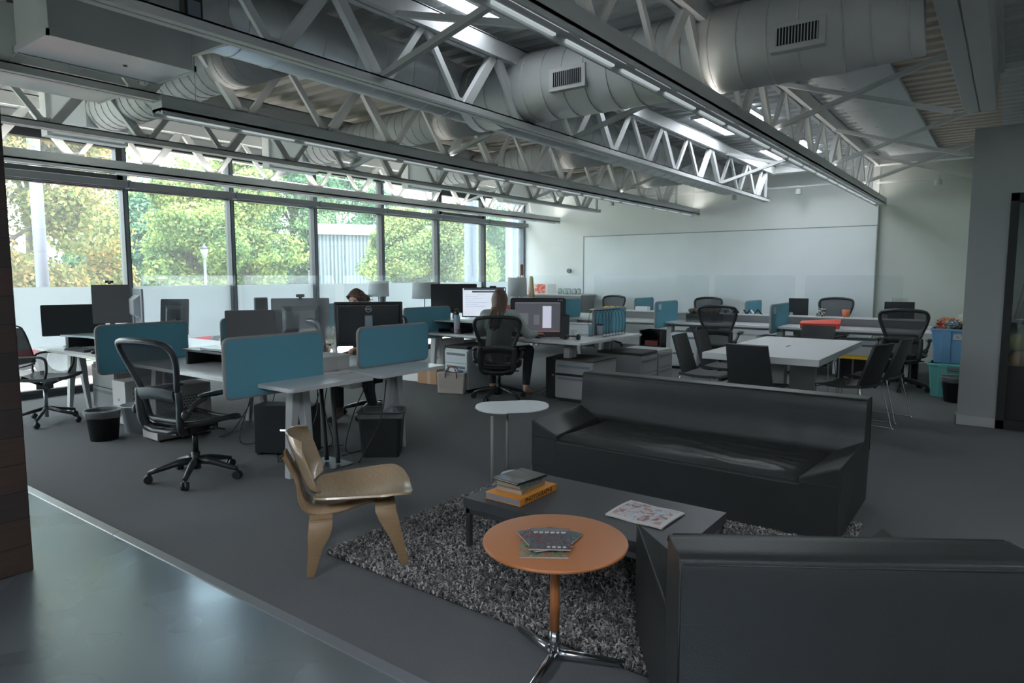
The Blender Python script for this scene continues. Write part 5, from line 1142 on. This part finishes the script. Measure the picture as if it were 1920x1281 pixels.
# bins
waste_bin('black round waste bin with a clear bag beside the left desk', (-6.62, 2.64, 0), .145, .275, BLK)
waste_bin('translucent white round bin behind the black one', (-6.70, 2.97, 0), .135, .265, mat('frosted_white_plastic', (196, 204, 210), .5), liner=False)
b_ = waste_bin('large black rectangular waste bin with a clear bag by the near desk', (-4.17, 3.80, 0), h=.375, rect=True); b_.rotation_euler.z = math.radians(38)
waste_bin('black round waste bin at the partition foot in front of the teal tub', (-.44, 9.5, 0), .16, .30, BLK)
# storage tubs
def tub(label, loc, m, h=.42):
    t = thing('storage_tub', label, 'tub', loc, 0)
    MB().hexa([(-.25, -.18, 0), (.25, -.18, 0), (.25, .18, 0), (-.25, .18, 0)], [(-.29, -.21, h), (.29, -.21, h), (.29, .21, h), (-.29, .21, h)]).build('bucket', m, t, bevel=.012)
    MB().box(-.30, .30, -.22, .22, h - .03, h).build('rim', m, t, bevel=.006)
    for x in (-.13, .1): MB().hexa([(x - .05, -.187, .0), (x + .05, -.187, .0), (x + .05, -.17, .0), (x - .05, -.17, .0)], [(x - .05, -.222, h - .03), (x + .05, -.222, h - .03), (x + .05, -.2, h - .03), (x - .05, -.2, h - .03)]).build('rib', m, t, bevel=.004)
    return t
t1 = tub('teal plastic storage tub on the floor beside the partition', (-.47, 9.92, 0), mat('teal_tub', (112, 192, 190), .4)); MB().box(-.09, .09, -.235, -.215, .34, .385).build('handle', mat('tub_handle', (110, 120, 122), .5), t1, bevel=.006)
t2 = tub('blue plastic storage tub stacked on the teal one, full of bags', (-.46, 9.92, .42), mat('blue_tub', (104, 150, 188), .4), .43); MB().box(-.06, .08, -.228, -.212, .30, .37).build('paper_label', art('tub_label', [(60, 62, 66), (190, 190, 190), (120, 110, 104)], 30), t2)
t = thing('bag_heap', 'crumpled bags in orange, white and clear plastic heaped in the blue tub', 'bags', (-.46, 9.92, .84))
pk = [mat('bag_orange', (206, 134, 96), .5), mat('bag_cream', (206, 200, 178), .5), mat('bag_grey', (120, 134, 140), .4), mat('bag_green', (140, 170, 140), .5), mat('bag_red', (176, 80, 70), .5)]
for k_ in range(26):
    cx = R.uniform(-.22, .24); cy, cz = R.uniform(-.14, .12), R.uniform(-.01, .08) + max(0, cx + .1) * R.uniform(.1, .5)
    def bl(u, v, cx=cx, cy=cy, cz=cz, sd=k_):
        a, b2 = u * 2 * PI, v * PI; r_ = .062 + .045 * noise.noise(Vector((math.cos(a) * 4 + sd * 3, math.sin(a) * 4, b2 * 4)))
        return (cx + r_ * 1.2 * math.sin(b2) * math.cos(a), cy + r_ * math.sin(b2) * math.sin(a), cz + r_ * .8 * math.cos(b2))
    MB().sheet(bl, 20, 12, smooth=False).build('bag', pk[k_ % 5], t)
MB().sheet(lambda u, v: (-.05 + .3 * u + .05 * v, -.15 + .2 * v, .12 + .16 * u + .05 * math.sin(v * 4) + .02 * noise.noise(Vector((u * 7, v * 7, 0)))), 10, 8).build('clear_bag', BAGPL, t)
# tote bag
t = thing('tote_bag', 'cream leather tote bag with tan handles standing by the drawer pedestal', 'bag', (-5.66, 6.36, 0), math.radians(24)); TB = mat('cream_leather', (196, 186, 176), .5, bump=.2, bscale=30)
MB().hexa([(-.17, -.07, 0), (.17, -.07, 0), (.17, .07, 0), (-.17, .07, 0)], [(-.19, -.045, .27), (.19, -.045, .27), (.19, .05, .27), (-.19, .05, .27)]).build('bag_body', TB, t, bevel=.015)
for q in (-1, 1): MB().tube(spline([(-.075, q * .055, .2), (-.07, q * .05, .28), (-.03, q * .03, .34), (.03, q * .03, .34), (.07, q * .05, .28), (.075, q * .055, .2)], 5), .007, 7).build('handle', mat('tan_leather', (146, 104, 84), .5), t)
MB().sheet(lambda u, v: (-.13 + .28 * u, -.03 + .06 * v, .275 + .03 * math.sin(u * 9) * math.sin(v * 3)), 10, 4).build('scarf', mat('blue_scarf', (90, 140, 180), .8), t)
t = thing('cardboard_box', 'brown cardboard box under the middle bench left of the tote bag', 'box', (-6.42, 6.86, 0), math.radians(4)); MB().box(-.2, .14, -.14, .16, 0, .24).build('carton', mat('cardboard', (176, 140, 110), .8), t, bevel=.003); MB().box(-.03, .03, -.141, .161, 0, .241).build('tape', mat('tape', (190, 160, 130), .4), t)
t = thing('cardboard_box', 'white box left of the brown cardboard box on the floor', 'box', (-6.9, 6.9, 0), math.radians(4)); MB().box(-.22, .22, -.14, .16, 0, .2).build('carton', W_WALL, t, bevel=.003); MB().box(-.221, .221, -.02, .04, .0, .201).build('tape', BXW, t)
# pedestal under the far left desk
pedestal('grey drawer pedestal under the far left desk behind the task chair', (-7.85, 3.4, 0), math.radians(0), .55, .5, .55, m=PEDG)
# curved black standing frame by the bin (walking-desk leg)
t = thing('curved_stand', 'black curved twin stand with a flat foot beside the near desk legs', 'stand', (-4.3, 3.36, 0))
for q, x in ((0, -.12), (1, .02)): MB().tube(spline([(x - .05, .06, .7), (x - .03, .05, .5), (x + .03, .02, .28), (x + .08, 0, .02)], 6), [.026] * 19, 8, flat=.7).build('curved_post', BLK, t)
MB().prism(rrect(.34, .22, .03), 0, .008).build('foot_plate', MULL, t)
# beyond the glazed door
t = thing('bench_seat', 'tan upholstered bench with rolled cushions seen through the glazed door', 'bench', (.98, 9.6, 0)); UP = mat('tan_upholstery', (196, 158, 108), .7)
MB().box(-.9, .9, -.3, .3, 0, .42).build('seat_base', UP, t, bevel=.02); MB().caps((-.85, -.18, .55), (.85, -.18, .55), .1, .1, 16).build('bolster', UP, t); MB().caps((-.85, -.05, .74), (.85, -.05, .74), .11, .11, 16).build('back_roll', mat('cream_upholstery', (214, 206, 158), .7), t)
t = thing('coat', 'grey coat hanging behind the glazed door', 'coat', (.28, 9.9, 0)); MB().sheet(lambda u, v: ((u - .5) * (.2 + .26 * v), .04 * math.sin(u * 14) * v + .02, 1.72 - .72 * v - .05 * abs(u - .5)), 24, 10, .03).build('coat_body', mat('coat_grey', (92, 96, 104), .9), t); MB().cyl((0, .1, 1.74), (0, -.02, 1.76), .01, n=8).build('hook', STEEL, t)
t = thing('wall_shelf', 'dark wall shelf behind the glazed door above the bench', 'shelf', (.8, 10.0, 0)); MB().box(-1.0, 1.2, -.15, .15, .93, .98).build('shelf_board', BLK_M, t); MB().box(-.98, -.96, -.1, .12, 0, .93).box(1.16, 1.18, -.1, .12, 0, .93).build('post', BLK_M, t)
struct(MB().box(-.24, 3.5, 10.2, 10.3, 0, 2.9).build('wall_inner', mat('pale_green_wall', (176, 196, 190), .8)))
# ================================================================== PEOPLE
def hand(b, wr, tip, up, side, curl=.35):
    # palm from wrist toward tip, four fingers and a thumb on the inner side
    wr = Vector(wr); d = (Vector(tip) - wr).normalized(); up = Vector(up); r = d.cross(up).normalized(); up = r.cross(d).normalized()
    for k_ in range(5): b.ell(wr + d * (.02 + .016 * k_) + up * .004, (.027 + .003 * k_, .027 + .003 * k_, .014), 10, rot=None)
    for k_, (off, ln) in enumerate(((-.028, .066), (-.010, .076), (.009, .072), (.026, .056))):
        p0 = wr + d * .085 + r * off; p1 = p0 + d * ln * .45 + up * .006; p2 = p1 + d * ln * .32 - up * .010 * (1 + curl); p3 = p2 + d * ln * .22 - up * .014
        b.caps(p0 - d * .015, p1, .0092, .0085, 8); b.caps(p1, p2, .0085, .0078, 8); b.caps(p2, p3, .0078, .0068, 8)
    t0 = wr + d * .03 + r * (-.024 * side); t1 = t0 + d * .03 + r * (-.024 * side) - up * .006; t2 = t1 + d * .028 + r * (-.006 * side) - up * .006
    b.caps(t0, t1, .012, .010, 8); b.caps(t1, t2, .010, .0085, 8)
def person(label, loc, rz, J, shirt, pants, hair_fn, shoes=None):
    t = thing('person', label, 'person', loc, rz); V = Vector
    b = MB(); hd, nk, ch, pv = V(J['head']), V(J['neck']), V(J['chest']), V(J['pelvis'])
    b.ell(hd, (.074, .092, .105), 18); b.ell(hd + V((0, .035, -.055)), (.052, .05, .05), 14)            # skull, jaw
    b.ell(hd + V((0, .095, -.022)), (.012, .02, .022), 8)                                            # nose
    for q in (-1, 1): b.ell(hd + V((q * .076, -.005, -.02)), (.009, .018, .03), 8); b.ell(hd + V((q * .028, .078, .008)), (.014, .012, .009), 8)
    b.ell(hd + V((0, .083, -.062)), (.022, .01, .007), 8)
    b.caps(nk - V((0, .0, .04)), hd - V((0, .02, .05)), .052, .048)
    b.ell(ch, (.165, .10, .17), 16); b.caps(ch - V((0, 0, .05)), pv + V((0, 0, .06)), .125, .13); b.ell(pv, (.165, .125, .11), 16)
    for q, s_ in ((1, 'R'), (-1, 'L')):
        sh, el, wr, tp = (V(J[k_ + s_]) for k_ in ('sh', 'el', 'wr', 'ti')); b.caps(nk - V((0, 0, .05)), sh, .05, .052); b.caps(sh, el, .05, .038); b.caps(el, wr, .038, .026)
        hand(b, wr, tp, (0, 0, 1), q)
        hp, kn, an = (V(J[k_ + s_]) for k_ in ('hp', 'kn', 'an')); b.caps(hp, kn, .085, .058); b.caps(kn, an, .056, .036)
        f = V(J['to' + s_]); b.caps(an - V((0, 0, .02)), f, .036, .026, 12)
        b.ell((an + f) / 2 - V((0, 0, .01)), (.038, .04, .03), 10)
    b.build('body', SKIN, t, remesh=.0065)
    s = MB(); s.ell(ch, (.185, .125, .185), 16); s.caps(ch - V((0, 0, .05)), pv + V((0, -.01, .02)), .15, .165); s.ell(pv + V((0, 0, .0)), (.18, .14, .08), 14); s.caps(nk - V((0, 0, .06)), nk - V((0, 0, .03)), .085, .062)
    for q, s_ in ((1, 'R'), (-1, 'L')):
        sh, el, wr = (V(J[k_ + s_]) for k_ in ('sh', 'el', 'wr')); s.caps(nk - V((0, 0, .06)), sh, .065, .07); s.caps(sh, el, .068, .056); s.caps(el, el.lerp(wr, .86), .056, .04)
        for k_ in range(3): s.ell(el.lerp(wr, .15 + .2 * k_), (.055 - .004 * k_,) * 3, 10)
    s.build('shirt', shirt, t, remesh=.009)
    p = MB(); p.ell(pv - V((0, 0, .02)), (.18, .14, .11), 14)
    for s_ in 'RL':
        hp, kn, an = (V(J[k_ + s_]) for k_ in ('hp', 'kn', 'an')); p.caps(hp, kn, .1, .074); p.caps(kn, kn.lerp(an, .86), .072, .05)
    p.build('trousers', pants, t, remesh=.009)
    if shoes:
        for s_ in 'RL':
            s = MB(); an, f = V(J['an' + s_]), V(J['to' + s_]); s.caps(an - V((0, 0, .03)), f, .045, .037); s.ell(an.lerp(f, .5) - V((0, 0, .012)), (.045, .06, .035), 10); s.caps(an, an + V((0, 0, .05)), .045, .045)
            s.build('shoe', shoes, t, remesh=.008)
    hair_fn(t, hd)
    eb = MB()
    for q in (-1, 1): eb.ell(hd + V((q * .028, .088, .008)), (.009, .004, .005), 8)
    eb.build('eyes', BLK, t)
    return t
def hair_long(t, hd):
    h = MB(); h.ell(hd + Vector((0, -.012, .014)), (.088, .098, .108), 18)
    rr = random.Random(3)
    for k_ in range(30):
        a = PI * (1.06 + .88 * k_ / 29); x0 = math.cos(a) * .08; y0 = math.sin(a) * .095
        ln = .27 + .05 * math.sin(k_ * 1.7) - .10 * abs(k_ / 29 - .45)
        sw = rr.uniform(-.012, .012)
        pts = [hd + Vector((x0 * .7, y0 * .8, .075)), hd + Vector((x0 * 1.08, y0 * 1.08, -.01)), hd + Vector((x0 * 1.0, y0 * .7 - .055, -.10)), hd + Vector((x0 * .95 - .015 + sw, y0 * .25 - .175, -.12 - ln * .35)), hd + Vector((x0 * .7 - .03 + sw, y0 * .15 - .262, -.10 - ln * .9))]
        sp_ = spline(pts, 4); h.tube(sp_, [.019 - .011 * (i / len(sp_)) for i in range(len(sp_))], 7)
    h.build('long_hair', HAIR, t)
def hair_bun(t, hd):
    h = MB(); h.ell(hd + Vector((0, -.014, .02)), (.09, .10, .106), 18); h.ell(hd + Vector((-.05, -.10, .02)), (.045, .045, .045), 12)
    rr = random.Random(5)
    for k_ in range(40):
        a = rr.uniform(0, 2 * PI); p_ = hd + Vector((-.05 + .045 * math.cos(a), -.1 + .03 * math.sin(a), .02 + rr.uniform(-.03, .04)))
        h.tube([p_, p_ + Vector((math.cos(a) * .02 - .01, math.sin(a) * .01 - .02, rr.uniform(-.02, .03)))], .002, 4)
    for k_ in range(22):
        a = PI * k_ / 21; h.tube(spline([hd + Vector((math.cos(a) * .07, .075, .05)), hd + Vector((math.cos(a) * .075, .01, .105 * math.sin(a) + .02)), hd + Vector((-.02 + math.cos(a) * .06, -.085, .05))], 4), .012, 6)
    h.build('hair', HAIR, t)
J1 = dict(head=(-.01, .15, 1.225), neck=(0, .09, 1.10), chest=(0, .03, .90), pelvis=(0, -.05, .575),
          shR=(.175, .06, 1.02), elR=(.335, .03, .80), wrR=(.44, .20, .785), tiR=(.50, .31, .772), shL=(-.175, .06, 1.02), elL=(-.27, .08, .80), wrL=(-.17, .28, .79), tiL=(-.12, .37, .78),
          hpR=(.09, -.02, .545), knR=(.33, .34, .56), anR=(.30, .25, .10), toR=(.36, .36, .035), hpL=(-.09, -.02, .545), knL=(-.15, .40, .55), anL=(-.13, .32, .10), toL=(-.14, .44, .035))
person('person with long brown hair and pale shirt, seen from behind, hand on a mouse', (-4.93, 6.40, 0), math.radians(30), J1, SHIRT, PANTS, hair_long)
J2 = dict(head=(.0, .24, 1.235), neck=(0, .17, 1.10), chest=(0, .08, .90), pelvis=(0, -.05, .575),
          shR=(.175, .14, 1.02), elR=(.25, .28, .80), wrR=(.2, .50, .785), tiR=(.14, .6, .775), shL=(-.175, .14, 1.02), elL=(-.27, .32, .80), wrL=(-.19, .55, .785), tiL=(-.17, .66, .775),
          hpR=(.09, -.02, .545), knR=(.15, .42, .56), anR=(.14, .40, .11), toR=(.15, .55, .045), hpL=(-.09, -.02, .545), knL=(-.16, .42, .56), anL=(-.2, .30, .13), toL=(-.22, .46, .06))
person('person with brown hair in a bun typing behind the large black monitor', (-5.50, 4.85, 0), math.radians(200.5), J2, mat('dark_shirt', (44, 46, 50), .9), PANTS, hair_bun, shoes=mat('brown_shoes', (104, 92, 84), .7))
D.objects['office_chair.007'].location = (-5.47, 4.87, 0)
# ================================================================== OUTSIDE
GR = mat('outside_grass', (120, 140, 92), .95, var=.3, vscale=1.5); PAVE = mat('outside_pavement', (196, 194, 188), .9, var=.05, vscale=2); ROADM = mat('outside_asphalt', (148, 150, 150), .9, var=.08, vscale=2)
struct(MB().box(-14, XW - .12, -30, 50, -.3, -.12).build('pavement', PAVE)); struct(MB().box(-80, -14, -40, 110, -.3, -.1).build('lawn', GR))
struct(MB().box(-17.5, -14.6, -40, 110, -.11, -.09).build('road', ROADM))
def leafmat(name, c1, c2, c3):
    m = D.materials.new(name); m.use_nodes = True; N = m.node_tree.nodes; L = m.node_tree.links; N.remove(N['Principled BSDF']); out = N['Material Output']
    ge = N.new('ShaderNodeNewGeometry'); tc = N.new('ShaderNodeTexCoord'); nz = N.new('ShaderNodeTexNoise'); nz.inputs['Scale'].default_value = .55; nz.inputs['Detail'].default_value = 2
    ad = N.new('ShaderNodeMath'); ad.operation = 'MULTIPLY_ADD'; ad.inputs[1].default_value = .35
    L.new(ge.outputs['Random Per Island'], ad.inputs[0]); L.new(tc.outputs['Object'], nz.inputs['Vector'])
    L.new(nz.outputs['Fac'], ad.inputs[2])
    cr = N.new('ShaderNodeValToRGB'); cr.color_ramp.elements[0].position = .45; cr.color_ramp.elements[0].color = (*lin(c1), 1); cr.color_ramp.elements[1].position = .88; cr.color_ramp.elements[1].color = (*lin(c3), 1)
    e_ = cr.color_ramp.elements.new(.66); e_.color = (*lin(c2), 1)
    L.new(ad.outputs[0], cr.inputs['Fac'])
    df = N.new('ShaderNodeBsdfDiffuse'); tr = N.new('ShaderNodeBsdfTranslucent'); mx = N.new('ShaderNodeMixShader'); mx.inputs[0].default_value = .4
    L.new(cr.outputs['Color'], df.inputs['Color']); L.new(cr.outputs['Color'], tr.inputs['Color']); L.new(df.outputs[0], mx.inputs[1]); L.new(tr.outputs[0], mx.inputs[2]); L.new(mx.outputs[0], out.inputs['Surface'])
    return m
LF = [leafmat('leaves_autumn', (84, 100, 66), (144, 150, 98), (196, 160, 112)), leafmat('leaves_yellow_green', (68, 98, 66), (122, 146, 88), (180, 184, 112)), leafmat('leaves_green', (48, 88, 70), (82, 126, 92), (140, 166, 110)), leafmat('leaves_dark', (44, 78, 70), (72, 110, 92), (112, 146, 114))]
BARK = mat('bark', (96, 86, 78), .9, var=.2, vscale=8)
import numpy as np
def leaf_cloud(bl, n, leaf, seed, lf, t):
    g = np.random.default_rng(seed); k = g.integers(0, len(bl), n); B = bl[k]
    d = g.normal(size=(n, 3)); d /= np.linalg.norm(d, axis=1)[:, None]
    q = (B[:, 3] * g.uniform(.55, 1.08, n))[:, None]; c = B[:, :3] + d * q * np.array([1, 1, .8])
    c += .10 * B[:, 3:4] * np.sin(c * 5.1 + g.uniform(0, 1, (1, 3)) * 6)
    nr = d + g.normal(size=(n, 3)) * .6 + np.array([0, 0, .4]); nr /= np.linalg.norm(nr, axis=1)[:, None]
    r = g.normal(size=(n, 3)); u = np.cross(nr, r); u /= np.linalg.norm(u, axis=1)[:, None]; v = np.cross(nr, u)
    s = (leaf * g.uniform(.6, 1.3, n))[:, None]; u = u * s; v = v * s * .6
    co = np.stack([c - u, c + v, c + u, c - v], 1).reshape(-1).astype(np.float32)
    me = D.meshes.new('foliage'); me.vertices.add(n * 4); me.vertices.foreach_set('co', co)
    me.loops.add(n * 4); me.loops.foreach_set('vertex_index', np.arange(n * 4, dtype=np.int32))
    me.polygons.add(n); me.polygons.foreach_set('loop_start', np.arange(0, n * 4, 4, dtype=np.int32)); me.polygons.foreach_set('loop_total', np.full(n, 4, dtype=np.int32))
    me.materials.append(lf); me.update(); o = D.objects.new('foliage', me); COL.objects.link(o); o.parent = t
def tree(label, x, y, h, rad, lf, n=6500, leaf=.17, z0=1.2, seed=0, trunk=.22):
    rr = random.Random(seed); t = thing('tree', label, 'tree', (x, y, -.12))
    tk = MB(); tk.tube(spline([(0, 0, 0), (.08, .05, h * .3), (-.05, .1, h * .6), (0, 0, h * .92)], 5), [trunk * (1 - .8 * i / 15) for i in range(16)], 10)
    bl = []
    for k_ in range(16):
        a = rr.uniform(0, 2 * PI); zz = rr.uniform(z0 + .3, h * .95); q = math.sin(min(1, (zz - z0 * .5) / (h - z0 * .5)) * PI * .93 + .12)
        r_ = rad * rr.uniform(.35, .75) * max(.3, q); bx, by = math.cos(a) * r_, math.sin(a) * r_
        bl.append((bx, by, zz, rad * rr.uniform(.36, .56) * (.6 + .4 * q))); tk.tube([(0, 0, zz * .62), (bx * .5, by * .5, zz * .82), (bx, by, zz)], [.06, .04, .015], 6)
    bl.append((0, 0, h * .9, rad * .5)); bl.append((0, 0, h * .6, rad * .7))
    tk.build('trunk', BARK, t)
    leaf_cloud(np.array(bl), n, leaf, seed, lf, t)
    return t
def ox(px, X):                                  # y where the azimuth of a window column meets plane X
    return on_x(px, 516, X).y
TR = [(62, -17.5, 8.5, 1.6, 0, 'yellow and orange tinted tree behind the thick grey pole'), (172, -21, 10.5, 2.3, 0, 'big autumn coloured tree left of the first window post'), (-40, -16, 9, 2.4, 0, 'yellow tree at the far left edge of the windows'),
      (352, -24, 5.6, 1.9, 1, 'yellow green tree with the lamp post in front of it'), (470, -27, 8.0, 2.2, 1, 'light green tree between the second and third window posts'), (548, -33, 10.5, 3.1, 2, 'tall green tree just left of the grey metal building'),
      (300, -36, 5.6, 3.6, 2, 'green tree farther back to the left of the lamp post'), (425, -40, 7.5, 3.6, 3, 'tall dark green tree in the distance behind the lamp post'), (255, -30, 4.2, 2.6, 3, 'low dark green tree near the first window post'),
      (630, -40, 9.5, 4, 2, 'tall green tree behind the grey metal building'), (755, -17.5, 3.7, 1.7, 1, 'bright bushy tree in front of the right end of the metal building'), (850, -15.5, 3.9, 1.7, 1, 'bright yellow green bushy tree seen right of the seventh window post'),
      (940, -19, 4.6, 2.1, 2, 'blue green tree in the last window before the white wall'), (800, -38, 7, 3.4, 2, 'tall pale green tree behind the bright bushes'), (720, -46, 8.5, 4, 3, 'distant dark green tree beyond the metal building'), (900, -34, 5.5, 2.8, 2, 'distant green tree seen through the last windows')]
for i, (px, X, h, rad, k_, l) in enumerate(TR):
    far = X < -30; tree(l, X, ox(px, X), h, rad, LF[k_], n=42000, leaf=.0026 * abs(X) + .012, z0=.5 if h < 7 else 1.0, seed=i + 1)
# distant hedge line closes the view at street level
vs, fs = [], []; rr = random.Random(99)
for i in range(26000):
    y = rr.uniform(-12, 95); hgt = 1.7 + .8 * noise.noise(Vector((y * .25, 0, 0))); z = rr.uniform(-.1, hgt); c = Vector((-44 + rr.uniform(-1, 1), y, z)); s_ = rr.uniform(.15, .32)
    a = rr.uniform(0, PI); d = Vector((0, math.cos(a), math.sin(a))) * s_; e_ = Vector((rr.uniform(-.6, .6), -math.sin(a), math.cos(a))) * s_ * .7; o = len(vs)
    vs += [tuple(c - d), tuple(c + e_), tuple(c + d), tuple(c - e_)]; fs.append((o, o + 1, o + 2, o + 3))
o = tag(MB().add(vs, fs).box(-45.2, -44.6, -12, 95, -.1, 1.5).build('hedge', LF[3]), 'distant dark green hedge line across the street', 'hedge', kind='stuff')
# metal building
MC = D.materials.new('corrugated_cladding'); MC.use_nodes = True; MC.node_tree.nodes['Principled BSDF'].inputs['Base Color'].default_value = (*lin((96, 108, 120)), 1); MC.node_tree.nodes['Principled BSDF'].inputs['Roughness'].default_value = .5
XB = -29.0; ya = ox(597, XB); zt = on_x(597, 416, XB).z; Lb = 9.5
t = thing('building', 'grey corrugated metal building across the street', 'building', (XB, ya, -.1), math.radians(-33)); cl = MB(); y = 0; pr = []
while y < Lb: pr += [(y, 0), (y + .09, 0), (y + .11, .02), (y + .16, .02)]; y += .19
cl.add([(h_, a, 0) for a, h_ in pr] + [(h_, a, zt - .2) for a, h_ in pr], [(i, i + 1, len(pr) + i + 1, len(pr) + i) for i in range(len(pr) - 1)]); cl.build('cladding', MC, t)
MB().box(-8, .0, 0, Lb, 0, zt - .2).build('core_wall', MC, t); MB().box(-8.1, .18, -.1, Lb + .1, zt - .55, zt).build('fascia', mat('fascia_grey', (118, 130, 142), .5), t)
# poles, wires, posts
yp = ox(79, -14.2); t = thing('utility_pole', 'thick grey pole standing outside the left windows', 'pole', (-14.2, yp, -.12)); MB().tube([(0, 0, 0), (0, 0, 4.6), (0, 0, 9)], [.105, .10, .08], 16).build('shaft', mat('pole_grey', (130, 142, 156), .5), t); MB().cyl((0, 0, 0), (0, 0, .05), .18, n=16).build('base_plate', MULL_L, t)
yl = ox(385, -20); t = thing('street_lamp', 'slim grey street lamp with a lantern head across the road', 'lamp', (-20, yl, -.1)); zz = on_x(385, 462, -20).z + .1
MB().tube([(0, 0, 0), (0, 0, .5), (0, 0, zz - .38)], [.08, .05, .04], 12).build('post', mat('lamp_post', (70, 80, 92), .5), t); MB().lathe([(.05, zz - .38), (.12, zz - .12), (.12, zz - .08)], n=8).build('lantern', mat('lantern_glass', (150, 158, 166), .4), t); MB().lathe([(.14, zz - .08), (.05, zz + .0), (.02, zz + .06)], n=8).build('lantern_cap', mat('lamp_post', (96, 106, 116), .5), t)
for k_, (za, zb) in enumerate(((6.0, 5.2), (5.6, 4.9), (5.1, 4.5), (4.7, 4.2))):
    pts = [(-19, -10 + i * 5, za + (zb - za) * i / 12 - .0 * i) for i in range(13)]
    o = MB().tube(pts, .016, 5).build('power_line', mat('wire_grey', (190, 196, 200), .6)); tag(o, 'thin overhead power line crossing the trees outside, %s from the top' % ORD[k_], 'wire', 'power lines outside')
t = thing('outside_post', 'blue grey steel post outside the last windows, left one', 'post', (-10.9, ox(884, -10.9), -.12)); MB().box(-.06, .06, -.2, .2, 0, 3.6).build('flange', mat('post_blue_grey', (120, 134, 150), .5), t); MB().box(-.2, .2, -.03, .03, 0, 3.6).build('rib', mat('post_blue_grey', (120, 134, 150), .5), t)
t = thing('outside_post', 'blue grey steel post outside the last window beside the white wall', 'post', (-10.9, ox(960, -10.9), -.12)); MB().box(-.06, .06, -.2, .2, 0, 3.6).build('flange', mat('post_blue_grey', (120, 134, 150), .5), t); MB().box(-.2, .2, -.03, .03, 0, 3.6).build('rib', mat('post_blue_grey', (120, 134, 150), .5), t)
# red car
XC = -12.6; yc = ox(345, XC); t = thing('car', 'red car parked outside below the frosted glass band', 'car', (XC, yc - 2.3 + 1.2, -.1), 0)
CR = mat('car_red', (140, 26, 42), .3, coat=.5); prof = [(-2.1, .35), (-2.15, .62), (-2.0, .82), (-1.2, .92), (-.55, 1.32), (.6, 1.36), (1.25, .98), (2.0, .84), (2.2, .6), (2.15, .35)]
mxc = Matrix(((0, 0, 1, 0), (1, 0, 0, 0), (0, 1, 0, 0), (0, 0, 0, 1)))
MB().prism(prof, -.86, .86, 0, mxc).build('car_body', CR, t, bevel=.06, seg=3); MB().prism([(-1.0, .95), (-.5, 1.26), (.55, 1.30), (1.05, .98)], -.875, .875, 0, mxc).build('side_windows', SCR_OFF, t)
for y in (-1.35, 1.4):
    for x in (-.82, .82): wv = MB().cyl((x - .1, y, .33), (x + .1, y, .33), .33, n=24).build('wheel', BLK, t); MB().cyl((x - .11, y, .33), (x + .11, y, .33), .2, n=16).build('hub_cap', STEEL, wv)
MB().box(-.6, .6, 2.12, 2.2, .5, .62).build('grille', BLK, t)
